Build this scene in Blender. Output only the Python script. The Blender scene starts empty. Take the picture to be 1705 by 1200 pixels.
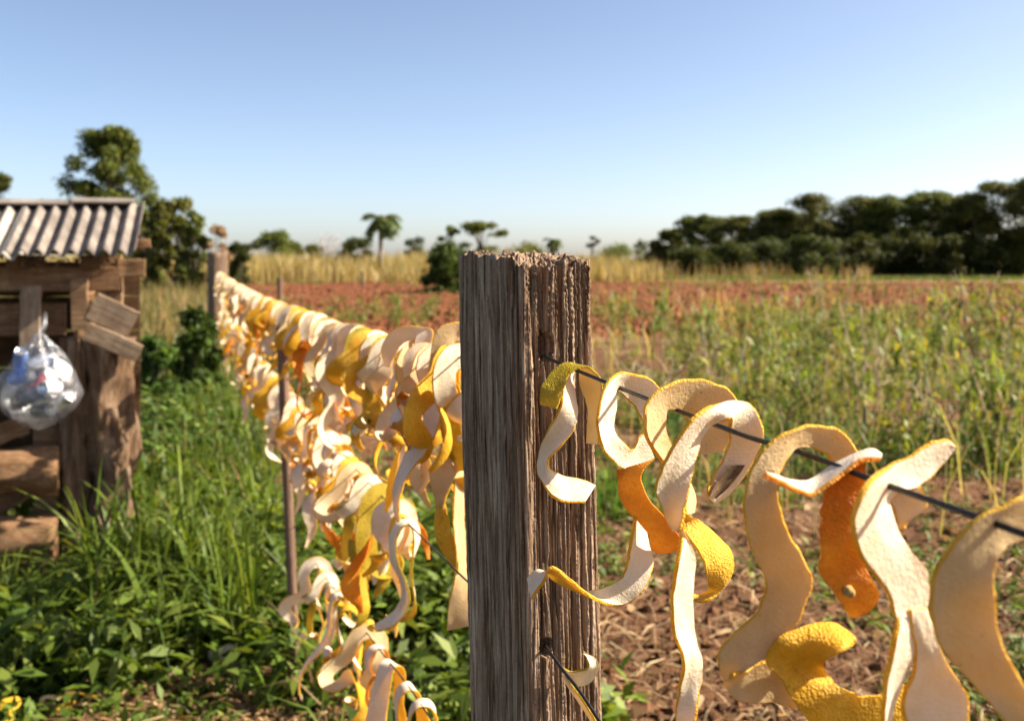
import bpy, math, random
import numpy as np
from mathutils import Vector, Matrix, noise as mnoise

R = math.radians
PI = math.pi
SC = bpy.context.scene
COL = SC.collection

# ------------------------------------------------------------------ camera
F = 1658.0            # focal length in photo pixels (1705 wide)
CAMZ = 1.45
HOR = 430.0           # horizon row in the photograph
cd = bpy.data.cameras.new('camera')
cd.sensor_width = 36.0
cd.lens = F / 1705.0 * 36.0
cd.shift_y = -(600.0 - HOR) / 1705.0
cd.clip_start = 0.05
cd.clip_end = 3000
cd.dof.use_dof = True
cd.dof.focus_distance = 0.90
cd.dof.aperture_fstop = 8.0
cam = bpy.data.objects.new('camera', cd)
cam.location = (0, 0, CAMZ)
cam.rotation_euler = (PI / 2, 0, 0)
COL.objects.link(cam)
SC.camera = cam

# ------------------------------------------------------------------ sky, sun, exposure
SUN_AZ = R(83)        # measured from +Y (view direction) towards +X (right)
SUN_EL = R(36)
w = bpy.data.worlds.new('World')
SC.world = w
w.use_nodes = True
nt = w.node_tree
for n in list(nt.nodes):
    nt.nodes.remove(n)
sky = nt.nodes.new('ShaderNodeTexSky')
sky.sky_type = 'NISHITA'
sky.sun_disc = False
sky.sun_elevation = SUN_EL
sky.sun_rotation = SUN_AZ
sky.altitude = 0
sky.air_density = 0.6
sky.dust_density = 1.15
sky.ozone_density = 2.0
bg = nt.nodes.new('ShaderNodeBackground')
bg.inputs['Strength'].default_value = 0.081
wo = nt.nodes.new('ShaderNodeOutputWorld')
wb = nt.nodes.new('ShaderNodeMix'); wb.data_type = 'RGBA'; wb.blend_type = 'MULTIPLY'; wb.inputs[0].default_value = 1.0
wb.inputs[7].default_value = (1.15, 1.04, 0.94, 1)      # the camera's white balance
nt.links.new(sky.outputs[0], wb.inputs[6])
nt.links.new(wb.outputs[2], bg.inputs[0])
nt.links.new(bg.outputs[0], wo.inputs[0])

sl = bpy.data.lights.new('sun', 'SUN')
sl.energy = 5.0
sl.angle = R(0.53)
sl.color = (1.0, 0.90, 0.73)
so = bpy.data.objects.new('sun', sl)
sdir = Vector((math.sin(SUN_AZ) * math.cos(SUN_EL), math.cos(SUN_AZ) * math.cos(SUN_EL), math.sin(SUN_EL)))
so.rotation_euler = (-sdir).to_track_quat('-Z', 'Y').to_euler()
so.location = (6, 1, 8)
COL.objects.link(so)

SC.view_settings.view_transform = 'Standard'
SC.view_settings.look = 'None'
SC.view_settings.exposure = 1.5
SC.view_settings.gamma = 1.0
SC.view_settings.use_curve_mapping = False
SC.render.engine = 'CYCLES'
SC.cycles.max_bounces = 8
SC.cycles.transparent_max_bounces = 12
SC.cycles.use_denoising = True

# ------------------------------------------------------------------ helpers
def at(px, py, Y):
    return Vector(((px - 852.5) / F * Y, Y, CAMZ - (py - HOR) / F * Y))

def fence_y(px):      # depth of the fence line seen at photo column px
    return 0.39 / ((px - 852.5) / F + 0.332)

def fence_x(Y):
    return 0.39 - 0.332 * Y

def tag(o, label=None, cat=None, group=None, kind=None):
    if label: o['label'] = label
    if cat: o['category'] = cat
    if group: o['group'] = group
    if kind: o['kind'] = kind
    return o

def empty(name, loc=(0, 0, 0), rz=0.0):
    o = bpy.data.objects.new(name, None)
    o.empty_display_size = 0.05
    o.location = loc
    o.rotation_euler = (0, 0, rz)
    COL.objects.link(o)
    return o

def mesh_obj(name, me, mat=None, parent=None):
    o = bpy.data.objects.new(name, me)
    if mat is not None and len(me.materials) == 0:
        me.materials.append(mat)
    COL.objects.link(o)
    if parent is not None:
        o.parent = parent
    return o

def mesh_np(name, V, quads=None, tris=None, cols=None, smooth=True):
    """fast mesh from numpy arrays; cols is one RGB per vertex"""
    me = bpy.data.meshes.new(name)
    V = np.asarray(V, dtype=np.float32)
    me.vertices.add(len(V))
    me.vertices.foreach_set('co', V.ravel())
    loops = []; tot = []
    if quads is not None and len(quads):
        q = np.asarray(quads, dtype=np.int32); loops.append(q.ravel()); tot.append(np.full(len(q), 4, np.int32))
    if tris is not None and len(tris):
        t = np.asarray(tris, dtype=np.int32); loops.append(t.ravel()); tot.append(np.full(len(t), 3, np.int32))
    L = np.concatenate(loops); T = np.concatenate(tot)
    me.loops.add(len(L)); me.loops.foreach_set('vertex_index', L)
    me.polygons.add(len(T))
    st = np.zeros(len(T), np.int32); st[1:] = np.cumsum(T)[:-1]
    me.polygons.foreach_set('loop_start', st)
    me.polygons.foreach_set('loop_total', T)
    me.polygons.foreach_set('use_smooth', np.full(len(T), smooth))
    if cols is not None:
        a = me.color_attributes.new('Col', 'FLOAT_COLOR', 'POINT')
        c = np.ones((len(V), 4), np.float32); c[:, :3] = cols
        a.data.foreach_set('color', c.ravel())
    me.update(calc_edges=True)
    return me

class MB:
    """small mesh collector"""
    def __init__(self):
        self.v = []; self.f = []
    def add(self, vs, fs):
        b = len(self.v)
        self.v += [tuple(p) for p in vs]
        self.f += [tuple(b + i for i in f) for f in fs]
        return self
    def box(self, c, size, rot=None, jit=0.0, rnd=None):
        c = Vector(c); hx, hy, hz = [s / 2 for s in size]
        vs = []
        for sx in (-1, 1):
            for sy in (-1, 1):
                for sz in (-1, 1):
                    p = Vector((sx * hx, sy * hy, sz * hz))
                    if jit: p += Vector((rnd.uniform(-jit, jit), rnd.uniform(-jit, jit), rnd.uniform(-jit, jit)))
                    if rot is not None: p = rot @ p
                    vs.append(p + c)
        return self.add(vs, [(0, 1, 3, 2), (4, 6, 7, 5), (0, 4, 5, 1), (2, 3, 7, 6), (0, 2, 6, 4), (1, 5, 7, 3)])
    def tube(self, pts, rad, seg=8, cap=True):
        pts = [Vector(p) for p in pts]
        n = len(pts)
        if not hasattr(rad, '__len__'): rad = [rad] * n
        t0 = (pts[1] - pts[0]).normalized()
        ref = Vector((0, 0, 1)) if abs(t0.z) < 0.9 else Vector((1, 0, 0))
        u = t0.cross(ref).normalized()
        vs = []
        for i in range(n):
            t = (pts[min(i + 1, n - 1)] - pts[max(i - 1, 0)]).normalized()
            u = (u - t * u.dot(t)).normalized()
            b = t.cross(u)
            for k in range(seg):
                a = 2 * PI * k / seg
                vs.append(pts[i] + (u * math.cos(a) + b * math.sin(a)) * rad[i])
        fs = []
        for i in range(n - 1):
            for k in range(seg):
                k2 = (k + 1) % seg
                fs.append((i * seg + k, i * seg + k2, (i + 1) * seg + k2, (i + 1) * seg + k))
        if cap:
            fs.append(tuple(range(seg - 1, -1, -1)))
            fs.append(tuple((n - 1) * seg + k for k in range(seg)))
        return self.add(vs, fs)
    def mesh(self, name, smooth=True):
        me = bpy.data.meshes.new(name)
        me.from_pydata(self.v, [], self.f)
        me.polygons.foreach_set('use_smooth', [smooth] * len(me.polygons))
        me.update()
        return me
    def build(self, name, mat, parent=None, smooth=True):
        return mesh_obj(name, self.mesh(name, smooth), mat, parent)

def crom(P, n_per=8):
    """Catmull-Rom through the rows of P"""
    P = np.asarray(P, float)
    out = []
    N = len(P)
    for i in range(N - 1):
        p0 = P[i - 1] if i > 0 else 2 * P[0] - P[1]
        p1 = P[i]; p2 = P[i + 1]
        p3 = P[i + 2] if i + 2 < N else 2 * P[-1] - P[-2]
        for k in range(n_per):
            t = k / n_per
            out.append(0.5 * ((2 * p1) + (p2 - p0) * t + (2 * p0 - 5 * p1 + 4 * p2 - p3) * t * t + (3 * p1 - p0 - 3 * p2 + p3) * t ** 3))
    out.append(P[-1])
    return np.array(out)

def vnoise(x, y, seed=0, per=None):
    """2-D value noise, arrays; per = period in x cells"""
    rs = np.random.RandomState(seed)
    tab = rs.rand(256, 256)
    xi = np.floor(x).astype(int); yi = np.floor(y).astype(int)
    fx = x - xi; fy = y - yi
    fx = fx * fx * (3 - 2 * fx); fy = fy * fy * (3 - 2 * fy)
    x1 = xi + 1
    if per: xi = xi % per; x1 = x1 % per
    a = tab[xi % 256, yi % 256]; b = tab[x1 % 256, yi % 256]
    c = tab[xi % 256, (yi + 1) % 256]; d = tab[x1 % 256, (yi + 1) % 256]
    return (a * (1 - fx) + b * fx) * (1 - fy) + (c * (1 - fx) + d * fx) * fy

# ------------------------------------------------------------------ materials
def new_mat(name):
    m = bpy.data.materials.new(name)
    m.use_nodes = True
    nt = m.node_tree
    for n in list(nt.nodes):
        nt.nodes.remove(n)
    out = nt.nodes.new('ShaderNodeOutputMaterial')
    return m, nt, out

def N(nt, typ, **kw):
    n = nt.nodes.new(typ)
    for k, v in kw.items():
        if k.startswith('i_'):
            n.inputs[k[2:].replace('_', ' ')].default_value = v
        else:
            setattr(n, k, v)
    return n

def ramp(nt, fac, stops):
    r = nt.nodes.new('ShaderNodeValToRGB')
    e = r.color_ramp.elements
    while len(e) > 1: e.remove(e[-1])
    e[0].position = stops[0][0]; e[0].color = (*stops[0][1], 1)
    for p, c in stops[1:]:
        k = e.new(p); k.color = (*c, 1)
    nt.links.new(fac, r.inputs[0])
    return r.outputs[0]

def coords(nt, scale=(1, 1, 1), kind='Object', rand=True):
    tc = nt.nodes.new('ShaderNodeTexCoord')
    mp = nt.nodes.new('ShaderNodeMapping')
    mp.inputs['Scale'].default_value = scale
    nt.links.new(tc.outputs[kind], mp.inputs['Vector'])
    if rand:
        oi = nt.nodes.new('ShaderNodeObjectInfo')
        mul = nt.nodes.new('ShaderNodeMath'); mul.operation = 'MULTIPLY'; mul.inputs[1].default_value = 37.0
        cmb = nt.nodes.new('ShaderNodeCombineXYZ')
        nt.links.new(oi.outputs['Random'], mul.inputs[0])
        for k in range(3): nt.links.new(mul.outputs[0], cmb.inputs[k])
        nt.links.new(cmb.outputs[0], mp.inputs['Location'])
    return mp.outputs[0]

def noise_tex(nt, vec, scale, detail=4, rough=0.6, dist=0.0):
    n = nt.nodes.new('ShaderNodeTexNoise')
    n.inputs['Scale'].default_value = scale
    n.inputs['Detail'].default_value = detail
    n.inputs['Roughness'].default_value = rough
    n.inputs['Distortion'].default_value = dist
    nt.links.new(vec, n.inputs['Vector'])
    return n.outputs['Fac']

def mixc(nt, fac, a, b, mode='MIX'):
    m = nt.nodes.new('ShaderNodeMix'); m.data_type = 'RGBA'; m.blend_type = mode
    for s, v in ((m.inputs[0], fac), (m.inputs[6], a), (m.inputs[7], b)):
        if isinstance(v, (int, float)): s.default_value = v
        elif isinstance(v, tuple): s.default_value = (*v, 1)
        else: nt.links.new(v, s)
    return m.outputs[2]

def mathn(nt, op, a, b=None):
    m = nt.nodes.new('ShaderNodeMath'); m.operation = op
    for s, v in ((m.inputs[0], a), (m.inputs[1], b)):
        if v is None: continue
        if isinstance(v, (int, float)): s.default_value = v
        else: nt.links.new(v, s)
    return m.outputs[0]

def bump(nt, h, strength, dist):
    b = nt.nodes.new('ShaderNodeBump')
    b.inputs['Strength'].default_value = strength
    b.inputs['Distance'].default_value = dist
    nt.links.new(h, b.inputs['Height'])
    return b.outputs[0]

def principled(nt, col, rough=0.7, normal=None, **kw):
    p = nt.nodes.new('ShaderNodeBsdfPrincipled')
    for s, v in ((p.inputs['Base Color'], col), (p.inputs['Roughness'], rough)):
        if isinstance(v, (int, float)): s.default_value = v
        elif isinstance(v, tuple): s.default_value = (*v, 1)
        else: nt.links.new(v, s)
    if normal is not None: nt.links.new(normal, p.inputs['Normal'])
    for k, v in kw.items(): p.inputs[k.replace('_', ' ')].default_value = v
    return p.outputs[0]

def thin(nt, out, surf, tcol, fac, normal=None):
    """mix a surface with translucency (thin sheet that lets light through)"""
    t = nt.nodes.new('ShaderNodeBsdfTranslucent')
    if isinstance(tcol, tuple): t.inputs[0].default_value = (*tcol, 1)
    else: nt.links.new(tcol, t.inputs[0])
    if normal is not None: nt.links.new(normal, t.inputs['Normal'])
    m = nt.nodes.new('ShaderNodeMixShader')
    m.inputs[0].default_value = fac
    nt.links.new(surf, m.inputs[1]); nt.links.new(t.outputs[0], m.inputs[2])
    nt.links.new(m.outputs[0], out.inputs[0])

def mat_pith(name, base, dirt=0.5):
    m, nt, out = new_mat(name)
    v = coords(nt)
    big = noise_tex(nt, v, 28, 4, 0.6)
    fine = noise_tex(nt, v, 420, 3, 0.65)
    spk = nt.nodes.new('ShaderNodeTexVoronoi'); spk.inputs['Scale'].default_value = 150
    nt.links.new(v, spk.inputs['Vector'])
    speck = ramp(nt, spk.outputs['Distance'], [(0.0, (0.42, 0.28, 0.13)), (0.11, (0.55, 0.42, 0.22)), (0.17, (1, 1, 1))])
    patchy = noise_tex(nt, v, 45, 2, 0.5)
    gate = ramp(nt, patchy, [(0.58, (0, 0, 0)), (0.66, (1, 1, 1))])
    c = ramp(nt, big, [(0.30, tuple(x * y for x, y in zip(base, (0.86, 0.80, 0.68)))), (0.55, base), (0.75, tuple(min(0.92, x * 1.05) for x in base))])
    c2 = mixc(nt, mathn(nt, 'MULTIPLY', gate, dirt), c, speck, 'MULTIPLY')
    stain = ramp(nt, noise_tex(nt, v, 17, 5, 0.7), [(0.64, (0, 0, 0)), (0.74, (1, 1, 1))])
    c3 = mixc(nt, mathn(nt, 'MULTIPLY', stain, 0.35 * dirt), c2, (0.50, 0.34, 0.15))
    nrm = bump(nt, mathn(nt, 'ADD', mathn(nt, 'MULTIPLY', fine, 1.2), mathn(nt, 'MULTIPLY', noise_tex(nt, v, 110, 3, .6), .8)), 0.75, 0.0012)
    surf = principled(nt, c3, 0.85, nrm, Specular_IOR_Level=0.15)
    thin(nt, out, surf, mixc(nt, 0.75, c3, (0.98, 0.68, 0.24)), 0.32)
    return m

def mat_rind(name, stops, scale=22):
    m, nt, out = new_mat(name)
    v = coords(nt)
    big = noise_tex(nt, v, scale, 5, 0.65)
    c = ramp(nt, big, stops)
    mott = ramp(nt, noise_tex(nt, v, 230, 4, 0.7), [(0.38, (0, 0, 0)), (0.62, (1, 1, 1))])
    c2 = mixc(nt, mathn(nt, 'MULTIPLY', mott, 0.42), c, tuple(x * 0.62 for x in stops[1][1]))
    br = ramp(nt, noise_tex(nt, v, 46, 6, 0.75), [(0.58, (0, 0, 0)), (0.70, (1, 1, 1))])
    c3 = mixc(nt, mathn(nt, 'MULTIPLY', br, 0.65), c2, (0.17, 0.08, 0.018))
    vo = nt.nodes.new('ShaderNodeTexVoronoi'); vo.inputs['Scale'].default_value = 520
    nt.links.new(v, vo.inputs['Vector'])
    h = mathn(nt, 'ADD', mathn(nt, 'MULTIPLY', vo.outputs['Distance'], 0.9), mathn(nt, 'MULTIPLY', noise_tex(nt, v, 90, 5, 0.7), 1.6))
    nrm = bump(nt, h, 0.85, 0.0013)
    surf = principled(nt, c3, 0.60, nrm, Specular_IOR_Level=0.30)
    thin(nt, out, surf, mixc(nt, 0.5, c3, (0.95, 0.55, 0.12)), 0.38, nrm)
    return m

PITH = [mat_pith('cream_pith', (0.74, 0.61, 0.37), 0.6),
        mat_pith('sunlit_pale_pith', (0.85, 0.77, 0.60), 0.4),  # lighter copy for peels seen white in sun; sunlight is put into the colour
        mat_pith('shaded_tan_pith', (0.66, 0.50, 0.27), 0.8)]  # deeper copy for the shaded peels; their shade is put into the colour
RIND = {
    'yellow': mat_rind('yellow_rind', [(0.25, (0.56, 0.31, 0.015)), (0.45, (0.82, 0.46, 0.02)), (0.7, (0.92, 0.64, 0.10))]),
    'orange': mat_rind('orange_rind', [(0.25, (0.55, 0.13, 0.010)), (0.5, (0.80, 0.26, 0.012)), (0.75, (0.90, 0.46, 0.05))]),
    'green': mat_rind('green_rind', [(0.25, (0.20, 0.18, 0.012)), (0.5, (0.46, 0.35, 0.02)), (0.75, (0.68, 0.50, 0.04))]),
}

def mat_wood(name, dark, mid, light, grain=(60, 60, 2.5), bscale=0.004, fine=1.0, patch=None, pos=(0.28, 0.48, 0.70)):
    m, nt, out = new_mat(name)
    v = coords(nt, grain)
    g = noise_tex(nt, v, 1.0, 6, 0.7, 0.9)
    v2 = coords(nt, (1, 1, 1))
    p = noise_tex(nt, coords(nt, (1, 1, .35)), 22, 5, 0.65)
    sp = noise_tex(nt, v2, 260, 3, 0.7)
    c = ramp(nt, g, [(pos[0], dark), (pos[1], mid), (pos[2], light)])
    c = mixc(nt, mathn(nt, 'MULTIPLY', ramp(nt, p, [(0.35, (1, 1, 1)), (0.65, (0, 0, 0))]), 0.5), c, dark)
    if patch is not None:
        q = noise_tex(nt, coords(nt, (grain[0] * .25, grain[1] * .25, grain[2] * .8)), 1.0, 3, 0.6)
        c = mixc(nt, mathn(nt, 'MULTIPLY', ramp(nt, q, [(0.50, (0, 0, 0)), (0.68, (1, 1, 1))]), 0.7), c, patch)
    c = mixc(nt, 0.35, c, ramp(nt, sp, [(0.3, (0.35, 0.35, 0.35)), (0.65, (1.0, 1.0, 1.0))]), 'MULTIPLY')
    h = mathn(nt, 'ADD', g, mathn(nt, 'MULTIPLY', sp, 0.25 * fine))
    nrm = bump(nt, h, 0.9, bscale)
    s = principled(nt, c, 0.88, nrm, Specular_IOR_Level=0.2)
    nt.links.new(s, out.inputs[0])
    return m

WOOD_POST = mat_wood('weathered_post_wood', (0.050, 0.026, 0.015), (0.255, 0.146, 0.083), (0.60, 0.450, 0.310), (230, 230, 7.0), 0.0026, patch=(0.38, 0.26, 0.175), pos=(0.36, 0.47, 0.62))
WOOD_FAR = mat_wood('far_post_wood', (0.08, 0.05, 0.035), (0.22, 0.14, 0.09), (0.38, 0.27, 0.18), (40, 40, 3))
WOOD_STAKE = mat_wood('stake_wood', (0.10, 0.06, 0.04), (0.22, 0.13, 0.085), (0.34, 0.22, 0.15), (90, 90, 4))
WOOD_SHED = mat_wood('shed_board_wood', (0.09, 0.045, 0.02), (0.235, 0.125, 0.06), (0.40, 0.255, 0.145), (5, 60, 60))
WOOD_SHEDV = mat_wood('shed_upright_wood', (0.09, 0.048, 0.022), (0.25, 0.145, 0.075), (0.42, 0.28, 0.165), (60, 60, 4))
WOOD_GREY = mat_wood('grey_board_wood', (0.12, 0.075, 0.045), (0.27, 0.185, 0.12), (0.42, 0.32, 0.225), (6, 60, 60))
WOOD_BARK = mat_wood('rough_log_wood', (0.05, 0.025, 0.012), (0.24, 0.14, 0.08), (0.46, 0.33, 0.22), (30, 30, 5), 0.03)
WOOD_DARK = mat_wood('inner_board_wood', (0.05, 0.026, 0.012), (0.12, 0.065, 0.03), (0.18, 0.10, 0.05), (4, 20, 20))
BARK = mat_wood('tree_bark', (0.05, 0.035, 0.025), (0.12, 0.09, 0.065), (0.22, 0.17, 0.13), (8, 8, 2), 0.02)

def mat_leaf(name, trans=0.38, rough=0.55, tint=(1, 1, 1)):
    m, nt, out = new_mat(name)
    a = nt.nodes.new('ShaderNodeVertexColor'); a.layer_name = 'Col'
    oi = nt.nodes.new('ShaderNodeObjectInfo')
    hs = nt.nodes.new('ShaderNodeHueSaturation')
    nt.links.new(a.outputs[0], hs.inputs['Color'])
    nt.links.new(mathn(nt, 'ADD', mathn(nt, 'MULTIPLY', oi.outputs['Random'], 0.04), 0.48), hs.inputs['Hue'])
    nt.links.new(mathn(nt, 'ADD', mathn(nt, 'MULTIPLY', oi.outputs['Random'], 0.35), 0.82), hs.inputs['Value'])
    surf = principled(nt, hs.outputs[0], rough, None, Specular_IOR_Level=0.3)
    tc = mixc(nt, 1.0, hs.outputs[0], (1.25, 1.15, 0.55), 'MULTIPLY')
    thin(nt, out, surf, tc, trans)
    return m

LEAF = mat_leaf('leaf')
GRASSM = mat_leaf('grass_blade', 0.42, 0.5)
DRYM = mat_leaf('dry_straw', 0.30, 0.7)
TREEM = mat_leaf('tree_leaf', 0.36, 0.6)

def mat_plain(name, col, rough=0.6, metal=0.0, ns=30, var=0.3, **kw):
    m, nt, out = new_mat(name)
    v = coords(nt)
    n = noise_tex(nt, v, ns, 4, 0.6)
    c = ramp(nt, n, [(0.3, tuple(x * (1 - var) for x in col)), (0.7, tuple(min(1, x * (1 + var)) for x in col))])
    s = principled(nt, c, rough, bump(nt, n, 0.2, 0.002), Metallic=metal, **kw)
    nt.links.new(s, out.inputs[0])
    return m

WIREM = mat_plain('dark_steel_wire', (0.035, 0.028, 0.026), 0.45, 0.6, 200, 0.4)

# ------------------------------------------------------------------ ground
rs = np.random.RandomState(5)
def ground_h(X, Y):
    X = np.asarray(X, float); Y = np.asarray(Y, float)
    near = 0.05 * (vnoise(X * 1.3 + 50, Y * 1.3 + 50, 1) - 0.5) + 0.03 * (vnoise(X * 4 + 50, Y * 4 + 50, 2) - 0.5)
    soil = soil_mask(X, Y)
    clod = soil * (0.13 * (vnoise(X * 2.2 + 90, Y * 2.2 + 9, 3) - .5) + 0.10 * (vnoise(X * 5.5, Y * 5.5 + 300, 4) - .5))
    return near + clod

def sm(a, b, x):
    t = np.clip((x - a) / (b - a), 0, 1)
    return t * t * (3 - 2 * t)

def soil_mask(X, Y):   # tilled red strip across the field
    j = 6 * (vnoise(X * 0.12 + 40, Y * 0.12 + 40, 7) - .5)
    right_of_fence = sm(-0.5, 1.5, X - (0.39 - 0.332 * Y) - 1.0)
    return sm(15, 20, Y + j) * (1 - sm(58, 63, Y + j)) * right_of_fence

def axis_vals(lo, hi, fine, n):
    t = np.linspace(-1, 1, n)
    return t
ys = np.concatenate([np.linspace(-4, 2, 12)[:-1], np.linspace(2, 14, 170)[:-1], 14 * (70 / 14) ** np.linspace(0, 1, 190)[:-1], 70 * (1500 / 70) ** np.linspace(0, 1, 40)])
us = np.linspace(-1, 1, 240)
us = np.sign(us) * (0.55 * np.abs(us) + 0.45 * np.abs(us) ** 3) * 1.15
UU, YY = np.meshgrid(us, ys)
wid = 4 + np.maximum(YY, 0) * 0.85
XX = UU * wid
ZZ = ground_h(XX, YY) * (1 - sm(90, 200, YY))
nY, nX = XX.shape
V = np.stack([XX, YY, ZZ], -1).reshape(-1, 3)
ii, jj = np.meshgrid(np.arange(nY - 1), np.arange(nX - 1), indexing='ij')
q = np.stack([ii * nX + jj, ii * nX + jj + 1, (ii + 1) * nX + jj + 1, (ii + 1) * nX + jj], -1).reshape(-1, 4)
Xf, Yf = V[:, 0], V[:, 1]
soil = soil_mask(Xf, Yf)[:, None]
rf = sm(-0.3, 0.8, Xf - (0.39 - 0.332 * Yf))[:, None]     # right of the fence
c_soil = np.array([0.185, 0.066, 0.030]); c_field = np.array([0.150, 0.074, 0.038]); c_green = np.array([0.045, 0.055, 0.018]); c_far = np.array([0.30, 0.24, 0.11])
pn = vnoise(Xf * 1.1 + 20, Yf * 1.1 + 20, 11)[:, None]
base = c_green * (1 - rf) + c_field * rf
base = base * (1 - 0.45 * sm(.62, .8, pn)) + np.array([0.30, 0.20, 0.11]) * 0.45 * sm(.62, .8, pn)
far = sm(45, 62, Yf)[:, None]
base = base * (1 - far) + c_far * far
base = base * (1 - soil) + c_soil * soil
me = mesh_np('ground', V, q, cols=base)
m, nt, out = new_mat('soil_ground')
va = nt.nodes.new('ShaderNodeVertexColor'); va.layer_name = 'Col'
v = coords(nt, rand=False)
n1 = noise_tex(nt, v, 3.0, 6, 0.7); n2 = noise_tex(nt, v, 26, 5, 0.7)
c = mixc(nt, 0.75, va.outputs[0], ramp(nt, n2, [(0.25, (0.22, 0.19, 0.18)), (0.5, (0.85, 0.85, 0.85)), (0.75, (1.6, 1.5, 1.4))]), 'MULTIPLY')
c = mixc(nt, mathn(nt, 'MULTIPLY', ramp(nt, n1, [(0.5, (0, 0, 0)), (0.7, (1, 1, 1))]), 0.35), c, (0.16, 0.085, 0.04))
s = principled(nt, c, 0.95, bump(nt, mathn(nt, 'ADD', n1, mathn(nt, 'MULTIPLY', n2, 0.4)), 0.8, 0.05), Specular_IOR_Level=0.1)
nt.links.new(s, out.inputs[0])
g = mesh_obj('ground', me, m); tag(g, kind='structure')

def gz(x, y):
    return float(ground_h(np.array([x]), np.array([y]))[0])

# ------------------------------------------------------------------ grass and litter
def blades(P, h, wd, lean, pal, seed, curl=0.6, segs=3, flat=0.0):
    """P (n,3) roots; returns V, quads, cols of tapered bent blades"""
    r = np.random.RandomState(seed)
    n = len(P)
    h = h * np.ones(n); wd = wd * np.ones(n)
    az = r.uniform(0, 2 * PI, n)
    ln = np.abs(r.normal(0, 1, n)) * lean
    face = az + PI / 2 + r.normal(0, .5, n)
    d = np.stack([np.cos(az), np.sin(az), np.zeros(n)], -1)
    s = np.stack([np.cos(face), np.sin(face), np.zeros(n)], -1)
    rows = []
    for k in range(segs + 1):
        t = k / segs
        bend = ln * t + curl * ln * t * t
        up = np.cos(np.minimum(bend, 2.2)) * t if flat == 0 else np.full(n, flat) * t
        c = P + d * (np.sin(np.minimum(bend, 1.9)) * t * h)[:, None] + np.array([0, 0, 1.0]) * (np.maximum(up, -0.2) * h)[:, None]
        wk = wd * (1 - t) ** 0.7 * (0.75 + 0.6 * t) + 0.0006
        rows.append(c - s * (wk / 2)[:, None]); rows.append(c + s * (wk / 2)[:, None])
    V = np.stack(rows, 1)
    m = V.shape[1]
    base = np.arange(n)[:, None] * m
    q = np.concatenate([base + np.array([[2 * k, 2 * k + 1, 2 * k + 3, 2 * k + 2]]) for k in range(segs)], 0)
    pal = np.asarray(pal)
    ci = r.randint(0, len(pal), n)
    cc = pal[ci] * r.uniform(0.7, 1.3, (n, 1))
    cols = np.repeat(cc[:, None, :], m, 1)
    return V.reshape(-1, 3), q, cols.reshape(-1, 3)

def join(parts):
    Vs, qs, cs = [], [], []; b = 0
    for V, q, c in parts:
        Vs.append(V); qs.append(q + b); cs.append(c); b += len(V)
    return np.concatenate(Vs), np.concatenate(qs), np.concatenate(cs)

def roots(n, seed, ylo, yhi, xfun, power=1.0):
    r = np.random.RandomState(seed)
    y = ylo + (yhi - ylo) * r.rand(n) ** power
    a, b = xfun(y)
    x = a + (b - a) * r.rand(n)
    z = ground_h(x, y) - 0.01
    return np.stack([x, y, z], -1)

def clumped(P, seed, scale, thr):
    k = vnoise(P[:, 0] * scale + 70, P[:, 1] * scale + 70, seed)
    r = np.random.RandomState(seed + 99)
    return P[(k + 0.25 * (r.rand(len(P)) - .5)) > thr]

GREEN = [(0.060, 0.125, 0.016), (0.085, 0.165, 0.020), (0.115, 0.200, 0.028), (0.045, 0.095, 0.014), (0.16, 0.20, 0.045)]
LUSH = [(0.095, 0.165, 0.018), (0.13, 0.20, 0.024), (0.065, 0.115, 0.014), (0.19, 0.245, 0.04), (0.10, 0.15, 0.02)]
OLIVE = [(0.17, 0.19, 0.055), (0.12, 0.155, 0.04), (0.24, 0.22, 0.08), (0.10, 0.13, 0.03), (0.28, 0.23, 0.10)]
DRY = [(0.44, 0.33, 0.13), (0.36, 0.28, 0.11), (0.50, 0.40, 0.19), (0.28, 0.24, 0.08), (0.33, 0.30, 0.10)]
STRAW = [(0.36, 0.22, 0.115), (0.28, 0.15, 0.075), (0.44, 0.30, 0.17), (0.20, 0.10, 0.05), (0.15, .07, .035)]

# lush tall grass between the shed and the fence
lf = lambda lo, hi: (lambda y: (0.39 - 0.332 * y + lo, 0.39 - 0.332 * y + hi))
def off_shed(P, h):
    """keep the shed front clear: short grass only where it would stand before the logs"""
    px = 852.5 + F * P[:, 0] / P[:, 1]
    behind = (px < 215) & (P[:, 1] > 4.35) & (P[:, 1] < 5.9)
    behind = behind | ((P[:, 1] < 3.62 + .35 * (vnoise(P[:, 0] * 3 + 50, P[:, 1] * 3, 19) - .5)) & (px < 520))
    h = np.where((px < 150) & (P[:, 1] <= 4.35), h * .45, h)
    return P[~behind], h[~behind]
parts = []
P = clumped(roots(4200, 21, 2.55, 6.8, lf(-1.9, 0.12)), 31, 2.4, 0.46)
P, hh = off_shed(P, np.random.RandomState(3).uniform(0.12, 0.36, len(P)))
parts.append(blades(P, hh, 0.012, 0.7, LUSH, 41, 1.0))
P = clumped(roots(5200, 22, 2.6, 6.2, lf(-1.7, 0.08)), 32, 1.9, 0.45)
P, hh = off_shed(P, np.random.RandomState(4).uniform(0.22, 0.56, len(P)))
parts.append(blades(P, hh * np.random.RandomState(44).uniform(.6, 1.1, len(P)), 0.036, 0.95, LUSH, 42, 1.6, 6))
P = clumped(roots(1500, 29, 3.6, 4.2, lf(-1.3, -.1)), 33, 2.2, .5)
P, hh = off_shed(P, np.random.RandomState(24).uniform(.4, .72, len(P)))
parts.append(blades(P, hh, .020, .85, LUSH, 49, 1.4, 6))
P = roots(900, 28, 2.6, 6.0, lf(-1.7, 0.1))
P, hh = off_shed(P, np.random.RandomState(14).uniform(0.15, 0.5, len(P)))
parts.append(blades(P, hh, 0.010, 0.9, STRAW[:3] + OLIVE[:2], 48, 1.2, 4))
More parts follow.
